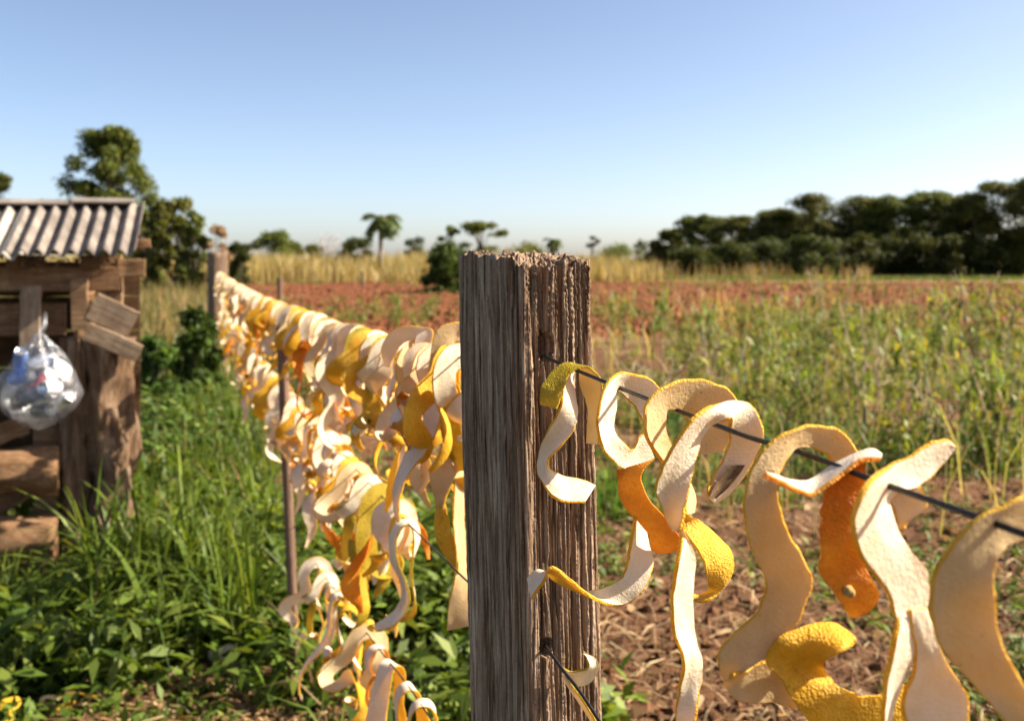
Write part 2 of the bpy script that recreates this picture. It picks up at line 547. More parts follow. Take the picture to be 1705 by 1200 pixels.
P = roots(12000, 23, 6.0, 14, lf(-2.4, 0.2))
P, hh = off_shed(P, np.random.RandomState(5).uniform(0.15, 0.55, len(P)))
parts.append(blades(P, hh, 0.018, 0.55, LUSH + OLIVE[:4], 43, 0.9))
Vg, qg, cg = join(parts)
o = mesh_obj('green_grass', mesh_np('green_grass', Vg, qg, cols=cg), GRASSM)
tag(o, 'lush tall green grass between the wooden shed and the fence', 'grass', kind='stuff')

# paler rank grass further off on the left
parts = []
P = roots(26000, 24, 12, 40, lambda y: (-0.62 * y, 0.39 - 0.332 * y + 1.2))
parts.append(blades(P, np.random.RandomState(6).uniform(0.3, 0.95, len(P)), 0.03, 0.35, OLIVE + DRY[:2], 44, 0.7))
Vg, qg, cg = join(parts)
o = mesh_obj('rank_grass', mesh_np('rank_grass', Vg, qg, cols=cg), GRASSM)
tag(o, 'pale olive rank grass behind the shed and far fence post', 'grass', kind='stuff')

# belt of tall dry grass beyond the tilled strip
parts = []
P = roots(34000, 25, 58, 100, lambda y: (-0.52 * y, 0.20 * y))
P = P[(np.random.RandomState(95).rand(len(P)) > sm(.06, .17, P[:, 0] / P[:, 1])) & (vnoise(P[:, 0] * .35 + 60, P[:, 1] * .35 + 60, 96) > .22)]
hh = 1.0 + 1.3 * vnoise(P[:, 0] * .15 + 50, P[:, 1] * .15, 8)
parts.append(blades(P, hh * np.random.RandomState(7).uniform(.6, 1.15, len(P)), 0.07, 0.22, DRY, 45, 0.6))
P = roots(16000, 26, 64, 78, lambda y: (0.05 * y, 0.56 * y))
parts.append(blades(P, np.random.RandomState(8).uniform(.12, .4, len(P)), 0.07, 0.3, OLIVE + GREEN[:3], 46, 0.6))
P = clumped(roots(3600, 27, 62, 72, lambda y: (0.12 * y, 0.36 * y)), 39, .55, .56)
parts.append(blades(P, np.random.RandomState(9).uniform(.3, 1.5, len(P)), 0.05, 0.3, DRY[:3] + STRAW[:2] + OLIVE[:2], 47, 0.6))
Vg, qg, cg = join(parts)
o = mesh_obj('dry_grass', mesh_np('dry_grass', Vg, qg, cols=cg), DRYM)
tag(o, 'belt of tall yellow dry grass beyond the red tilled soil', 'grass', kind='stuff')

# straw and dead leaves on the bare soil right of the post, and a little at the foot of the shed
def litter(P, seed, l0, l1, wd, pal):
    r = np.random.RandomState(seed)
    n = len(P)
    a = r.uniform(0, PI, n); L = r.uniform(l0, l1, n); tl = r.normal(0, .22, n)
    d = np.stack([np.cos(a), np.sin(a), tl], -1); s = np.stack([-np.sin(a), np.cos(a), r.normal(0, .4, n)], -1)
    wv = (wd * r.uniform(.5, 1.3, n))[:, None]
    up = np.array([0, 0, 1.0]) * (r.uniform(0.012, .03, n))[:, None]
    C = P + up
    mid = C + np.array([0, 0, 1.0]) * (r.uniform(0, .2, n) * L)[:, None]
    V = np.stack([C - d * L[:, None] / 2 - s * wv * .2, C - d * L[:, None] / 2 + s * wv * .2, mid + s * wv / 2, mid - s * wv / 2,
                  C + d * L[:, None] / 2 - s * wv * .15, C + d * L[:, None] / 2 + s * wv * .15], 1)
    b = np.arange(n)[:, None] * 6
    q = np.concatenate([b + np.array([[0, 1, 2, 3]]), b + np.array([[3, 2, 5, 4]])], 0)
    pal = np.asarray(pal)
    cc = pal[r.randint(0, len(pal), n)] * r.uniform(.6, 1.25, (n, 1))
    return V.reshape(-1, 3), q, np.repeat(cc[:, None, :], 6, 1).reshape(-1, 3)
rfun = lambda y: (0.39 - 0.332 * y + 0.1, 0.62 * y + 0.5)
P1 = roots(9500, 51, 2.6, 9, rfun, 1.3)
P2 = clumped(roots(1500, 52, 2.6, 10, rfun, 1.2), 53, 1.4, .55)
P3 = roots(1700, 54, 2.7, 3.7, lambda y: (-1.45 + 0 * y, -0.55 + 0 * y))
Vg, qg, cg = join([litter(P1, 55, .04, .20, .008, STRAW + [(.46, .33, .19)]), litter(P2, 56, .04, .10, .035, STRAW + [(0.24, .12, .06)]), litter(P3, 57, .05, .2, .010, STRAW)])
o = mesh_obj('straw_litter', mesh_np('straw_litter', Vg, qg, cols=cg, smooth=False), DRYM)
tag(o, 'dry straw and dead leaves scattered over the bare soil', 'straw', kind='stuff')

# clods on the tilled strip
def clods(n, seed):
    P = roots(n, seed, 17, 60, lambda y: (0.39 - 0.332 * y + .5, 0.6 * y), 1.4)
    P = P[soil_mask(P[:, 0], P[:, 1]) > .5]
    r = np.random.RandomState(seed + 1)
    n = len(P); sz = r.uniform(.04, .17, (n, 1, 1)) * r.rand(n, 1, 1) ** .5
    base = np.array([[1, 0, 0], [0, 1, 0], [-1, 0, 0], [0, -1, 0], [0, 0, .8], [0, 0, -.5]], float)
    V = P[:, None, :] + base[None] * sz * r.uniform(.5, 1.4, (n, 6, 1)) + r.normal(0, .15, (n, 6, 3)) * sz
    t = np.array([[0, 1, 4], [1, 2, 4], [2, 3, 4], [3, 0, 4], [1, 0, 5], [2, 1, 5], [3, 2, 5], [0, 3, 5]])
    T = (np.arange(n)[:, None, None] * 6 + t[None]).reshape(-1, 3)
    c = np.array([.20, .075, .035]) * r.uniform(.55, 1.35, (n, 1, 1)) * np.ones((1, 6, 3))
    return V.reshape(-1, 3), T, c.reshape(-1, 3)
Vc, Tc, cc_ = clods(16000, 58)
def crumbs(n, seed):
    P = roots(n, seed, 2.9, 10, lambda y: (0.39 - 0.332 * y + .15, 0.6 * y), 1.3)
    r = np.random.RandomState(seed + 1)
    sz = .006 + .034 * r.rand(n, 1, 1) ** 2.5
    base = np.array([[1, 0, 0], [0, 1, 0], [-1, 0, 0], [0, -1, 0], [0, 0, .8], [0, 0, -.5]], float)
    V = P[:, None, :] + np.array([0, 0, .012]) + base[None] * sz * r.uniform(.5, 1.4, (n, 6, 1)) + r.normal(0, .2, (n, 6, 3)) * sz
    t = np.array([[0, 1, 4], [1, 2, 4], [2, 3, 4], [3, 0, 4], [1, 0, 5], [2, 1, 5], [3, 2, 5], [0, 3, 5]])
    T = (np.arange(n)[:, None, None] * 6 + t[None]).reshape(-1, 3)
    c = np.array([.135, .062, .032]) * r.uniform(.5, 1.5, (n, 1, 1)) * np.ones((1, 6, 3))
    return V.reshape(-1, 3), T, c.reshape(-1, 3)
V2, T2, c2_ = crumbs(5000, 59)
Tc = np.concatenate([Tc, T2 + len(Vc)]); Vc = np.concatenate([Vc, V2]); cc_ = np.concatenate([cc_, c2_])
o = mesh_obj('soil_clods', mesh_np('soil_clods', Vc, tris=Tc, cols=cc_, smooth=False), m)
tag(o, 'red brown clods of earth on the tilled strip', 'soil', kind='stuff')

# low leafy weeds
def leaves(C, size, seed, pal, droop=0.5, aspect=0.45):
    """leaf = four vertices, folded a little along its midrib"""
    r = np.random.RandomState(seed)
    n = len(C)
    a = r.uniform(0, 2 * PI, n); el = r.normal(-droop * .5, .55, n)
    d = np.stack([np.cos(a) * np.cos(el), np.sin(a) * np.cos(el), np.sin(el)], -1)
    s = np.stack([-np.sin(a), np.cos(a), r.normal(0, .5, n)], -1)
    s -= d * (s * d).sum(1)[:, None]; s /= np.linalg.norm(s, axis=1)[:, None]
    L = (size * r.uniform(.6, 1.3, n))[:, None]
    nn = np.cross(d, s)
    mid = C + d * L * .45
    V = np.stack([C, mid + s * L * aspect / 2 + nn * L * .06, C + d * L - np.array([0, 0, 1.0]) * L * .12 * droop, mid - s * L * aspect / 2 + nn * L * .06], 1)
    b = np.arange(n)[:, None] * 4
    q = b + np.array([[0, 1, 2, 3]])
    pal = np.asarray(pal)
    cc = pal[r.randint(0, len(pal), n)] * r.uniform(.65, 1.3, (n, 1))
    return V.reshape(-1, 3), q, np.repeat(cc[:, None, :], 4, 1).reshape(-1, 3)

def weeds(n, seed, ylo, yhi, xf, hgt, size, pal, scale, thr, per=10, power=1.0):
    P = clumped(roots(n, seed, ylo, yhi, xf, power), seed + 1, scale, thr)
    r = np.random.RandomState(seed + 2)
    C = np.repeat(P, per, 0)
    hh = np.repeat(r.uniform(.4, 1.2, len(P)) * hgt, per)
    C = C + np.stack([r.normal(0, .5, len(C)) * hgt * .6, r.normal(0, .5, len(C)) * hgt * .6, hh * r.uniform(.12, 1, len(C))], -1)
    return leaves(C, size, seed + 3, pal, .5, .34)
parts = [weeds(3200, 61, 2.9, 8, rfun, .08, .055, LUSH + OLIVE[:2], 1.3, .40, 13),
         weeds(1100, 67, 2.9, 5.2, lf(.0, .85), .26, .10, LUSH, 1.7, .36, 12),
         weeds(3000, 62, 6, 13, rfun, .24, .085, LUSH + OLIVE, .8, .53, 12, 1.2),
         weeds(4200, 63, 10, 26, rfun, .34, .11, LUSH + OLIVE, .5, .60, 12, 1.0),
         weeds(1500, 85, 22, 57, rfun, .34, .16, LUSH + OLIVE + DRY[:2], .25, .60, 10, 1.0),
         weeds(1300, 64, 3.3, 5.6, lf(-1.3, .2), .26, .10, LUSH, 1.9, .52, 14),
         weeds(330, 68, 2.8, 3.4, lf(-1.6, .1), .07, .06, LUSH, 2.2, .5),
         weeds(500, 66, 5.5, 9, lf(-1.2, .1), .5, .10, GREEN, 1.2, .5, 16)]
Vg, qg, cg = join(parts)
o = mesh_obj('low_weeds', mesh_np('low_weeds', Vg, qg, cols=cg), LEAF)
tag(o, 'low green weeds sprouting over the field and grass margin', 'weeds', kind='stuff')
P = clumped(roots(5000, 65, 6.5, 17, lambda y: (0.16 * y, 0.60 * y), 1.0), 66, .55, .50)
parts = [blades(P, np.random.RandomState(67).uniform(.12, .42, len(P)), .016, .4, OLIVE + GREEN, 68, .8)]
P = clumped(roots(7000, 69, 5.5, 12, lambda y: (0.05 * y - .2, 0.2 * y)), 70, .7, .5)
parts.append(blades(P, np.random.RandomState(71).uniform(.08, .25, len(P)), .012, .5, LUSH, 72, .8))
P = clumped(roots(3000, 73, 14, 40, lambda y: (0.02 * y, 0.6 * y)), 74, .4, .55)
parts.append(blades(P, np.random.RandomState(75).uniform(.2, .7, len(P)), .03, .4, OLIVE + DRY[:2], 76, .8))
P = clumped(roots(800, 77, 5, 16, rfun), 78, .9, .45)
parts.append(blades(P, np.random.RandomState(79).uniform(.3, .95, len(P)), .009, .35, DRY + STRAW[:2], 80, .5))
Vg, qg, cg = join(parts)
o = mesh_obj('field_grass', mesh_np('field_grass', Vg, qg, cols=cg), GRASSM)
tag(o, 'olive and straw coloured grass growing among the crop plants', 'grass', kind='stuff')

# ------------------------------------------------------------------ crop plants
CROPC = [(0.13, 0.19, 0.028), (0.19, 0.24, 0.04), (0.10, 0.15, 0.022), (0.22, 0.25, 0.045), (0.32, 0.28, 0.05), (0.16, 0.21, 0.035)]
def crop_mesh(seed, H, nl, pal, size=.13):
    rnd = random.Random(seed)
    mb = MB(); tips = []
    for b in range(rnd.randint(2, 4)):
        a = rnd.uniform(0, 2 * PI); sp = rnd.uniform(.08, .3) * H
        p = [Vector((0, 0, -0.03))]
        fork = rnd.uniform(.15, .4)
        for k in range(1, 6):
            t = k / 5
            out_ = max(0, t - fork) / (1 - fork) * sp
            p.append(Vector((math.cos(a) * out_ + rnd.uniform(-.02, .02), math.sin(a) * out_ + rnd.uniform(-.02, .02), H * t * rnd.uniform(.92, 1.0))))
            if t > .3: tips.append((p[-2], p[-1]))
        mb.tube(p, [.014 * (1 - .7 * k / 5) * (H / 1.2) ** .5 for k in range(6)], 5)
    C = []
    for i in range(nl):
        a, b = rnd.choice(tips)
        q = a.lerp(b, rnd.random())
        C.append((q.x + rnd.gauss(0, .08 * H), q.y + rnd.gauss(0, .08 * H), q.z + rnd.gauss(0, .05)))
    V, qd, c = leaves(np.array(C), size, seed + 7, pal, 1.3, .36)
    return mb.mesh('stem'), mesh_np('foliage', V, qd, cols=c)
STEMM = mat_plain('pale_stem', (0.38, 0.28, 0.17), 0.8, 0, 20, .3)
crop_vars = []
for i in range(10):
    crop_vars.append(crop_mesh(200 + i, [1.25, 1.0, 1.4, .8, 1.1, .7, 1.3, .9, 1.15, 0.6][i], [110, 95, 90, 105, 120, 90, 70, 95, 110, 80][i],
                               [CROPC, CROPC[:4], CROPC[2:], CROPC[:3] + CROPC[5:], CROPC][i % 5]))
for st, fo in crop_vars:
    st.materials.append(STEMM); fo.materials.append(LEAF)
def crop(x, y, k, sc, rz, label, group):
    e = empty('crop_plant', (x, y, gz(x, y)), rz)
    e.scale = (sc, sc, sc)
    st, fo = crop_vars[k]
    mesh_obj('stem', st, None, e); mesh_obj('foliage', fo, None, e)
    tag(e, label, 'plant', group)
    return e
rnd = random.Random(77)
# plants one can pick out (photo column, depth, variant, scale)
picks = [(1385, 13.5, 2, .98, 'tall yellowish crop plant with drooping leaves standing above the others mid-field'),
         (1300, 12.5, 0, .9, 'leafy crop plant just left of the tallest plant mid-field'),
         (1440, 8.0, 6, .88, 'sparse crop plant with pale stalks in front of the tallest plant'),
         (1622, 13.0, 2, .95, 'tall crop plant second from the right edge against the dark trees'),
         (1675, 14.0, 0, .98, 'tall crop plant nearest the right edge against the dark trees'),
         (1575, 14.5, 4, .95, 'crop plant with yellow leaves left of two tall plants at the right'),
         (1040, 16.0, 4, .85, 'yellowing crop plant close to the right side of the near post'),
         (1110, 17.0, 1, 1.0, 'crop plant right of the yellowing plant by the near post'),
         (1180, 15.0, 3, 1.0, 'bushy crop plant above the bright low weeds'),
         (1250, 8.2, 7, .85, 'crop plant rising behind the largest hanging ring of peel'),
         (1540, 7.6, 4, .85, 'crop plant with dense leaves behind the white forked peel'),
         (1660, 7.2, 1, .85, 'crop plant at right edge above the broad shaded peel')]
for px, Y, k, sc, lab in picks:
    crop((px - 852.5) / F * Y, Y, k, sc, rnd.uniform(0, 6), lab, 'crop plants in the field')
cnt = 0
while cnt < 115:
    Y = rnd.uniform(6.5, 24)
    px = rnd.uniform(990, 1760)
    lim = 1150 - (Y - 7) * 9
    if Y < 20 and px < lim: continue
    if Y > 18 and rnd.random() < .7: continue
    x = (px - 852.5) / F * Y
    zone = 'right' if px > 1480 else ('middle' if px > 1220 else 'left')
    if Y < 13: dist = 'nearer'
    elif Y < 22: dist = 'mid-distance'
    else: dist = 'distant'
    place = {'right': 'towards the right edge', 'middle': 'in the middle of the field', 'left': 'beside the near post'}[zone]
    kv = rnd.randrange(10); scv = rnd.uniform(.36, .64)
    hv = [1.25, 1.0, 1.4, .8, 1.1, .7, 1.3, .9, 1.15, 0.6][kv] * scv
    hw = 'tall' if hv > .95 else ('medium' if hv > .65 else 'low')
    lw = ['mixed green and yellow', 'mostly green', 'yellowing', 'fresh green', 'sparse green and yellow'][kv % 5]
    crop(x, Y, kv, scv, rnd.uniform(0, 6),
         f'{dist} {hw} crop plant with {lw} leaves {place}', f'{dist} crop plants {place}')
    cnt += 1
for i in range(14):       # a few left of the near post, small and far
    Y = rnd.uniform(18, 30); px = rnd.uniform(560, 760)
    crop((px - 852.5) / F * Y, Y, rnd.choice([3, 5, 9]), rnd.uniform(.4, .6), rnd.uniform(0, 6),
         'small green plant on the red soil left of the near post', 'small plants on the red soil')

# bare pale forked shrubs
def bare_shrub(px, Y, H, seed, label, r0=.012, n=5, mat=STEMM, group=None):
    rnd = random.Random(seed)
    x = (px - 852.5) / F * Y
    e = empty('bare_shrub', (x, Y, gz(x, Y)))
    for b in range(n):
        mb = MB()
        a = rnd.uniform(0, 2 * PI); out_ = rnd.uniform(.1, .5) * H
        pts = []
        for k in range(6):
            t = k / 5
            pts.append(Vector((math.cos(a) * out_ * t ** 1.4 + rnd.uniform(-.02, .02) * H, math.sin(a) * out_ * t ** 1.4, H * rnd.uniform(.85, 1.0) * t - .03)))
        mb.tube(pts, [r0 * (1 - .8 * k / 5) for k in range(6)], 5)
        for j in range(5):
            i = rnd.randint(2, 4); p = pts[i]; aa = rnd.uniform(0, 2 * PI)
            q = p + Vector((math.cos(aa) * .18 * H, math.sin(aa) * .18 * H, .2 * H * rnd.random() + .05))
            mb.tube([p, p.lerp(q, .5) + Vector((0, 0, .02)), q], [r0 * .45, r0 * .3, r0 * .12], 4)
        mb.build('branch', mat, e)
    tag(e, label, 'shrub', group)
bare_shrub(1095, 7.6, .75, 1, 'bare pale forked shrub behind the peels just right of the near post', .016)
bare_shrub(1238, 5.0, .62, 2, 'single dry pale twig standing behind the long wavy peel', .008, 1)
bare_shrub(1560, 6.8, .7, 3, 'dry pale twigs standing behind the white forked peel', .010, 4)
bare_shrub(1460, 8.5, .85, 4, 'dry twiggy shrub in the weeds left of the white forked peel', .010, 5)
bare_shrub(1180, 11, .8, 6, 'dry twiggy shrub in front of the red soil right of the post', .012, 5)

# ------------------------------------------------------------------ trees
def tree(name, px, Y, top, half, label, seed, flat=.55, clusters=26, leafn=210, leaf=.16, pal=None, base_frac=.18, group=None, trunk_r=None, lean=0, cat='tree', cs=1.0):
    """top = photo row of the crown's top, half = half width of the crown in photo pixels"""
    rnd = random.Random(seed)
    x = (px - 852.5) / F * Y
    H = CAMZ + (HOR - top) / F * Y
    Wd = half / F * Y
    e = empty(name, (x, Y, gz(x, Y) if Y < 90 else 0))
    mb = MB()
    tr = trunk_r or max(.06, .028 * H)
    fork = Vector((lean * H * .2, 0, H * (.22 + base_frac * .5)))
    mb.tube([(0, 0, -.1), fork * .5 + Vector((rnd.uniform(-.05, .05) * H, 0, 0)), fork], [tr * 1.25, tr, tr * .85], 8)
    cents = []
    for i in range(clusters):
        a = rnd.uniform(0, 2 * PI); rr = math.sqrt(rnd.random())
        zt = rnd.random()
        zrel = base_frac + (1 - base_frac) * (1 - (1 - zt) ** 1.25)
        taper = math.sqrt(max(.05, 1 - ((zrel - .5 * (1 + base_frac)) / (.56 * (1 - base_frac))) ** 2)) if zrel > .5 else (.75 + .25 * zrel)
        c = Vector((math.cos(a) * rr * Wd * taper, math.sin(a) * rr * Wd * taper, H * min(.97, zrel)))
        cents.append(c)
    for c in cents[:min(14, clusters)]:
        mid = fork.lerp(c, .5) + Vector((rnd.uniform(-.1, .1) * Wd, rnd.uniform(-.1, .1) * Wd, .04 * H))
        mb.tube([fork - Vector((0, 0, .05 * H)), mid, c], [tr * .5, tr * .28, tr * .08], 5, False)
    mb.build('trunk', BARK, e)
    r = np.random.RandomState(seed + 3)
    Cs = []
    for c in cents:
        n = int(leafn * rnd.uniform(.5, 1.4))
        s = cs * np.array([Wd * rnd.uniform(.24, .42), Wd * rnd.uniform(.24, .42), Wd * flat * rnd.uniform(.20, .36)])
        g_ = r.normal(0, 1, (n, 3)); g_ /= np.linalg.norm(g_, axis=1)[:, None]
        Cs.append(np.array(c) + g_ * s * (r.rand(n, 1) ** .45))
    Cs = np.concatenate(Cs); Cs[:, 2] = np.maximum(Cs[:, 2], .15)
    V, q, cl = leaves(Cs, leaf, seed + 9, pal or [(0.055, .075, .018), (.08, .10, .022), (.04, .058, .015), (.10, .115, .03)], .6, .6)
    mesh_obj('crown', mesh_np('crown', V, q, cols=cl), TREEM, e)
    tag(e, label, cat, group)
    return e
OLV = [(0.10, .125, .026), (.135, .155, .032), (.07, .092, .02), (.18, .18, .04)]
tree('broad_tree', 183, 36, 216, 74, 'tall bushy tree rising behind the corrugated roof', 301, .9, 110, 260, .15, OLV, .15, cs=.72)
tree('round_tree', 292, 31, 334, 48, 'lower round tree right of the shed roof', 302, 1.0, 55, 190, .13, [tuple(c_ * 1.3 for c_ in q_) for q_ in OLV], .05, cs=.7)
tree('round_tree', 250, 33, 352, 30, 'small green tree tucked against the end of the shed roof', 303, 1.0, 36, 190, .13, [tuple(c_ * 1.3 for c_ in q_) for q_ in OLV], .05, cs=.75)
tree('broad_tree', -12, 36, 290, 36, 'tree cut by the left edge above the shed roof', 304, .8, 18, 200, .14, OLV, .3)
tree('dry_bush', 362, 30, 378, 20, 'pinkish dry bush behind the far fence post', 305, 1.2, 30, 120, .09, [(0.36, .22, .13), (.42, .28, .17), (.30, .22, .12)], .0, cat='bush', cs=.9)
bush = [(400, 55, 408, 22), (452, 85, 391, 40), (480, 90, 402, 26), (600, 88, 398, 28), (575, 95, 404, 22), (520, 110, 412, 26), (690, 100, 398, 24), (870, 100, 412, 38), (1030, 100, 414, 50), (1080, 95, 406, 38)]
labs = ['pale low bush directly right of the far fence post', 'dark wide bush on the skyline right of the far fence post', 'small dark bush on the skyline beside the wide dark bush', 'brownish bush at the foot of the palm', 'low bush left of the palm foot', 'low distant bush between wide bush and palm', 'thin bush right of the palm', 'low skyline bush just behind the near post top', 'low green bush at the left end of the dark treeline', 'rounded bush joining the dark treeline']
for k, (b, l) in enumerate(zip(bush, labs)):
    tree('distant_bush', b[0], b[1], b[2], b[3], l, 320 + k, 1.0, 18, 200, .26, OLV if k % 3 else [(0.05, .07, .018), (.07, .085, .02)], .02, group='bushes on the skyline', cat='bush')
tree('umbrella_tree', 742, 80, 376, 24, 'small flat topped tree left of the near post', 340, .5, 14, 170, .22, OLV, .45)
tree('umbrella_tree', 802, 80, 372, 38, 'wide flat topped tree above the left shoulder of the near post', 341, .5, 24, 190, .22, OLV, .40)
tree('umbrella_tree', 985, 85, 390, 20, 'small dark tree right of the near post on the skyline', 342, .5, 8, 100, .2, [(0.08, .05, .035), (.06, .06, .03)], .4)
tree('leafy_shrub', 738, 42, 408, 42, 'dark green leafy shrub left of the near post top', 343, 1.0, 40, 230, .17, [(0.07, .12, .022), (.10, .16, .03), (.05, .085, .018)], .04, cat='shrub')
tree('leafy_shrub', 860, 40, 410, 60, 'low green shrub mass hidden behind the near post top', 344, .7, 14, 120, .13, OLV, .03, cat='shrub')
for k, (px, Y, top) in enumerate([(548, 95, 382), (562, 96, 392)]):
    bare_shrub(px, Y, CAMZ + (HOR - top) / F * Y, 30 + k, ['leafless pale tree left of the palm', 'shorter leafless pale tree left of the palm'][k], .05, 9, mat_plain('pale_branch', (.42, .36, .33), .9))

# the dark line of trees on the right
line = [(1118, 92, 384, 34), (1165, 88, 362, 46), (1225, 84, 362, 50), (1290, 82, 352, 52), (1352, 80, 326, 62), (1425, 80, 330, 66), (1490, 78, 330, 58), (1548, 77, 322, 60), (1612, 75, 326, 62), (1672, 74, 306, 66), (1740, 73, 298, 74), (1460, 84, 345, 60), (1585, 84, 332, 70), (1320, 88, 352, 60)]
names = ['first', 'second', 'third', 'fourth', 'fifth', 'sixth', 'seventh', 'eighth', 'ninth', 'tenth', 'last']
for k, (px, Y, top, half) in enumerate(line):
    if k < 11:
        lab = f'{names[k]} tree from the left in the dark treeline beyond the field'
        if k == 10: lab = 'tree at the right edge, tallest of the dark treeline beyond the field'
    else:
        lab = ['dark tree filling the gap behind the sixth and seventh trees of the treeline', 'dark tree filling the gap behind the eighth and ninth trees of the treeline', 'dark tree filling the gap behind the third and fourth trees of the treeline'][k - 11]
    tree('treeline_tree', px, Y, top, half, lab, 360 + k, .62, 95, 200, .21, [(0.085, .105, .022), (.11, .125, .026), (.06, .078, .018), (.15, .15, .032)], .0, 'trees of the dark treeline', cs=.86)

for k, (px, top, half) in enumerate([(1150, 418, 44), (1220, 410, 50), (1285, 404, 52), (1350, 400, 56), (1420, 398, 56), (1490, 402, 56), (1560, 396, 58), (1630, 396, 60), (1700, 392, 60)]):
    tree('undergrowth_bush', px, 72 + (k % 3), top, half, f'{names[k]} dark bush from the left at the foot of the treeline', 420 + k, .9, 34, 170, .24, [(0.06, .078, .018), (.08, .098, .02), (.045, .058, .014)], .0, 'bushes under the treeline', cat='bush', cs=.9)

tree('leafy_shrub', 326, 9.0, 528, 46, 'dark green leafy shrub in the grass just left of the far fence post', 441, 1.1, 34, 90, .09, [(0.06, .10, .018), (.085, .135, .024), (.045, .075, .014)], .03, cat='shrub')
tree('leafy_shrub', 262, 8.2, 566, 34, 'lower green shrub in the grass between the shed and the far fence post', 442, 1.1, 26, 80, .08, [(0.085, .13, .024), (.11, .16, .03), (.06, .095, .018)], .03, cat='shrub')

# palms
def palm(px, Y, top, base_r, spread, seed, label, nf=22):
    rnd = random.Random(seed)
    x = (px - 852.5) / F * Y
    H = CAMZ + (HOR - top) / F * Y
    e = empty('palm_tree', (x, Y, 0))
    S = spread / F * Y
    th = H - S * .75
    mb = MB()
    mb.tube([(0, 0, -.1), (.05, 0, th * .5), (0, 0, th)], [base_r, base_r * .8, base_r * .9], 10)
    mb.build('trunk', mat_plain('palm_trunk', (.26, .20, .14), .9, 0, 6, .3), e)
    PM = TREEM
    for k in range(nf):
        az = 2 * PI * k / nf * 2.4 + rnd.uniform(-.2, .2)
        el = rnd.uniform(-.5, 1.3)
        L = S * rnd.uniform(.85, 1.15)
        pts = []
        p = Vector((0, 0, th)); ang = el
        for i in range(9):
            pts.append(p.copy())
            p = p + Vector((math.cos(az) * math.cos(ang), math.sin(az) * math.cos(ang), math.sin(ang))) * (L / 8)
            ang -= .26
        Vv = []; qq = []
        d2 = Vector((-math.sin(az), math.cos(az), 0))
        for i in range(1, 9):
            for sd in (-1, 1):
                for m_ in range(3):
                    a = pts[i - 1].lerp(pts[i], m_ / 3)
                    fw = (pts[i] - pts[i - 1]).normalized()
                    ll = L * .42 * math.sin(PI * (i - .3 + m_ / 3) / 9.5)
                    tip = a + d2 * sd * ll * .75 + fw * ll * .5 - Vector((0, 0, ll * rnd.uniform(.2, .6)))
                    b = len(Vv)
                    ww = fw * (.055 * Y / 70 + .01)
                    Vv += [a - ww, a + ww, tip + ww * .3, tip - ww * .3]; qq.append((b, b + 1, b + 2, b + 3))
        Vv = np.array([tuple(v_) for v_ in Vv])
        cc = np.tile(np.array([[.095, .125, .03]]) * rnd.uniform(.7, 1.4), (len(Vv), 1))
        mesh_obj('frond', mesh_np('frond', Vv, np.array(qq), cols=cc), PM, e)
    tag(e, label, 'palm')
palm(633, 68, 338, .17, 42, 1, 'lone palm with pale trunk on the skyline left of the near post')
palm(921, 85, 390, .14, 20, 2, 'small distant palm on the skyline just right of the near post', 16)
tree('round_tree', 322, 30, 352, 26, 'small pale green tree just left of the far fence post', 308, 1.0, 34, 170, .13, OLV, .05, cs=.8)

# ------------------------------------------------------------------ shed
SY = 4.62
saz = R(-16)
rvec = Vector((math.cos(saz), -math.sin(saz), 0))       # along the front, to the right
dvec = Vector((math.sin(saz), math.cos(saz), 0))        # into the shed
s0 = at(205, HOR, SY); s0.z = 0
PXM = F / SY
shed = empty('wooden_shed', s0)
SM = Matrix(((rvec.x, dvec.x, 0), (rvec.y, dvec.y, 0), (0, 0, 1)))
def sloc(px, py, w=0.0):
    """shed-local vector for a photo pixel on its front plane"""
    return SM @ Vector(((px - 205) / PXM, w, 0)) + Vector((0, 0, CAMZ - (py - HOR) / PXM))
srnd = random.Random(9)
def plank_mesh(L, hgt, thk, seed, nseg=14):
    """board along local x with uneven edges and a slight bow"""
    r = random.Random(seed)
    mb = MB(); vs = []; fs = []
    o1, o2 = r.uniform(0, 50), r.uniform(0, 50)
    for i in range(nseg + 1):
        t = i / nseg; x = (t - .5) * L
        up = hgt / 2 + .07 * hgt * mnoise.noise((t * 5, o1, 0)); dn = -hgt / 2 + .07 * hgt * mnoise.noise((t * 5, o2, 3))
        bow = .004 * mnoise.noise((t * 2, o1, 9))
        b = .004
        vs += [(x, bow - thk / 2, dn + b), (x, bow - thk / 2, up - b), (x, bow - thk / 2 + b, up), (x, bow + thk / 2, up), (x, bow + thk / 2, dn), (x, bow - thk / 2 + b, dn)]
    for i in range(nseg):
        for k in range(6):
            k2 = (k + 1) % 6
            fs.append((i * 6 + k, i * 6 + k2, (i + 1) * 6 + k2, (i + 1) * 6 + k))
    fs += [(5, 4, 3, 2, 1, 0), tuple(nseg * 6 + k for k in range(6))]
    mb.add(vs, fs)
    return mb.mesh('board', False)
def board(name, p0, p1, hgt, thk, w, mat, seed, parent=shed, smat=None):
    a = sloc(p0[0], p0[1], w); b = sloc(p1[0], p1[1], w)
    d = b - a; L = d.length
    o = mesh_obj(name, plank_mesh(L, hgt / PXM, thk, seed), mat, parent)
    x = d.normalized(); y = dvec.copy(); y = (y - x * y.dot(x)).normalized(); z = x.cross(y)
    o.rotation_euler = Matrix((x, y, z)).transposed().to_euler()
    o.location = (a + b) / 2
    return o
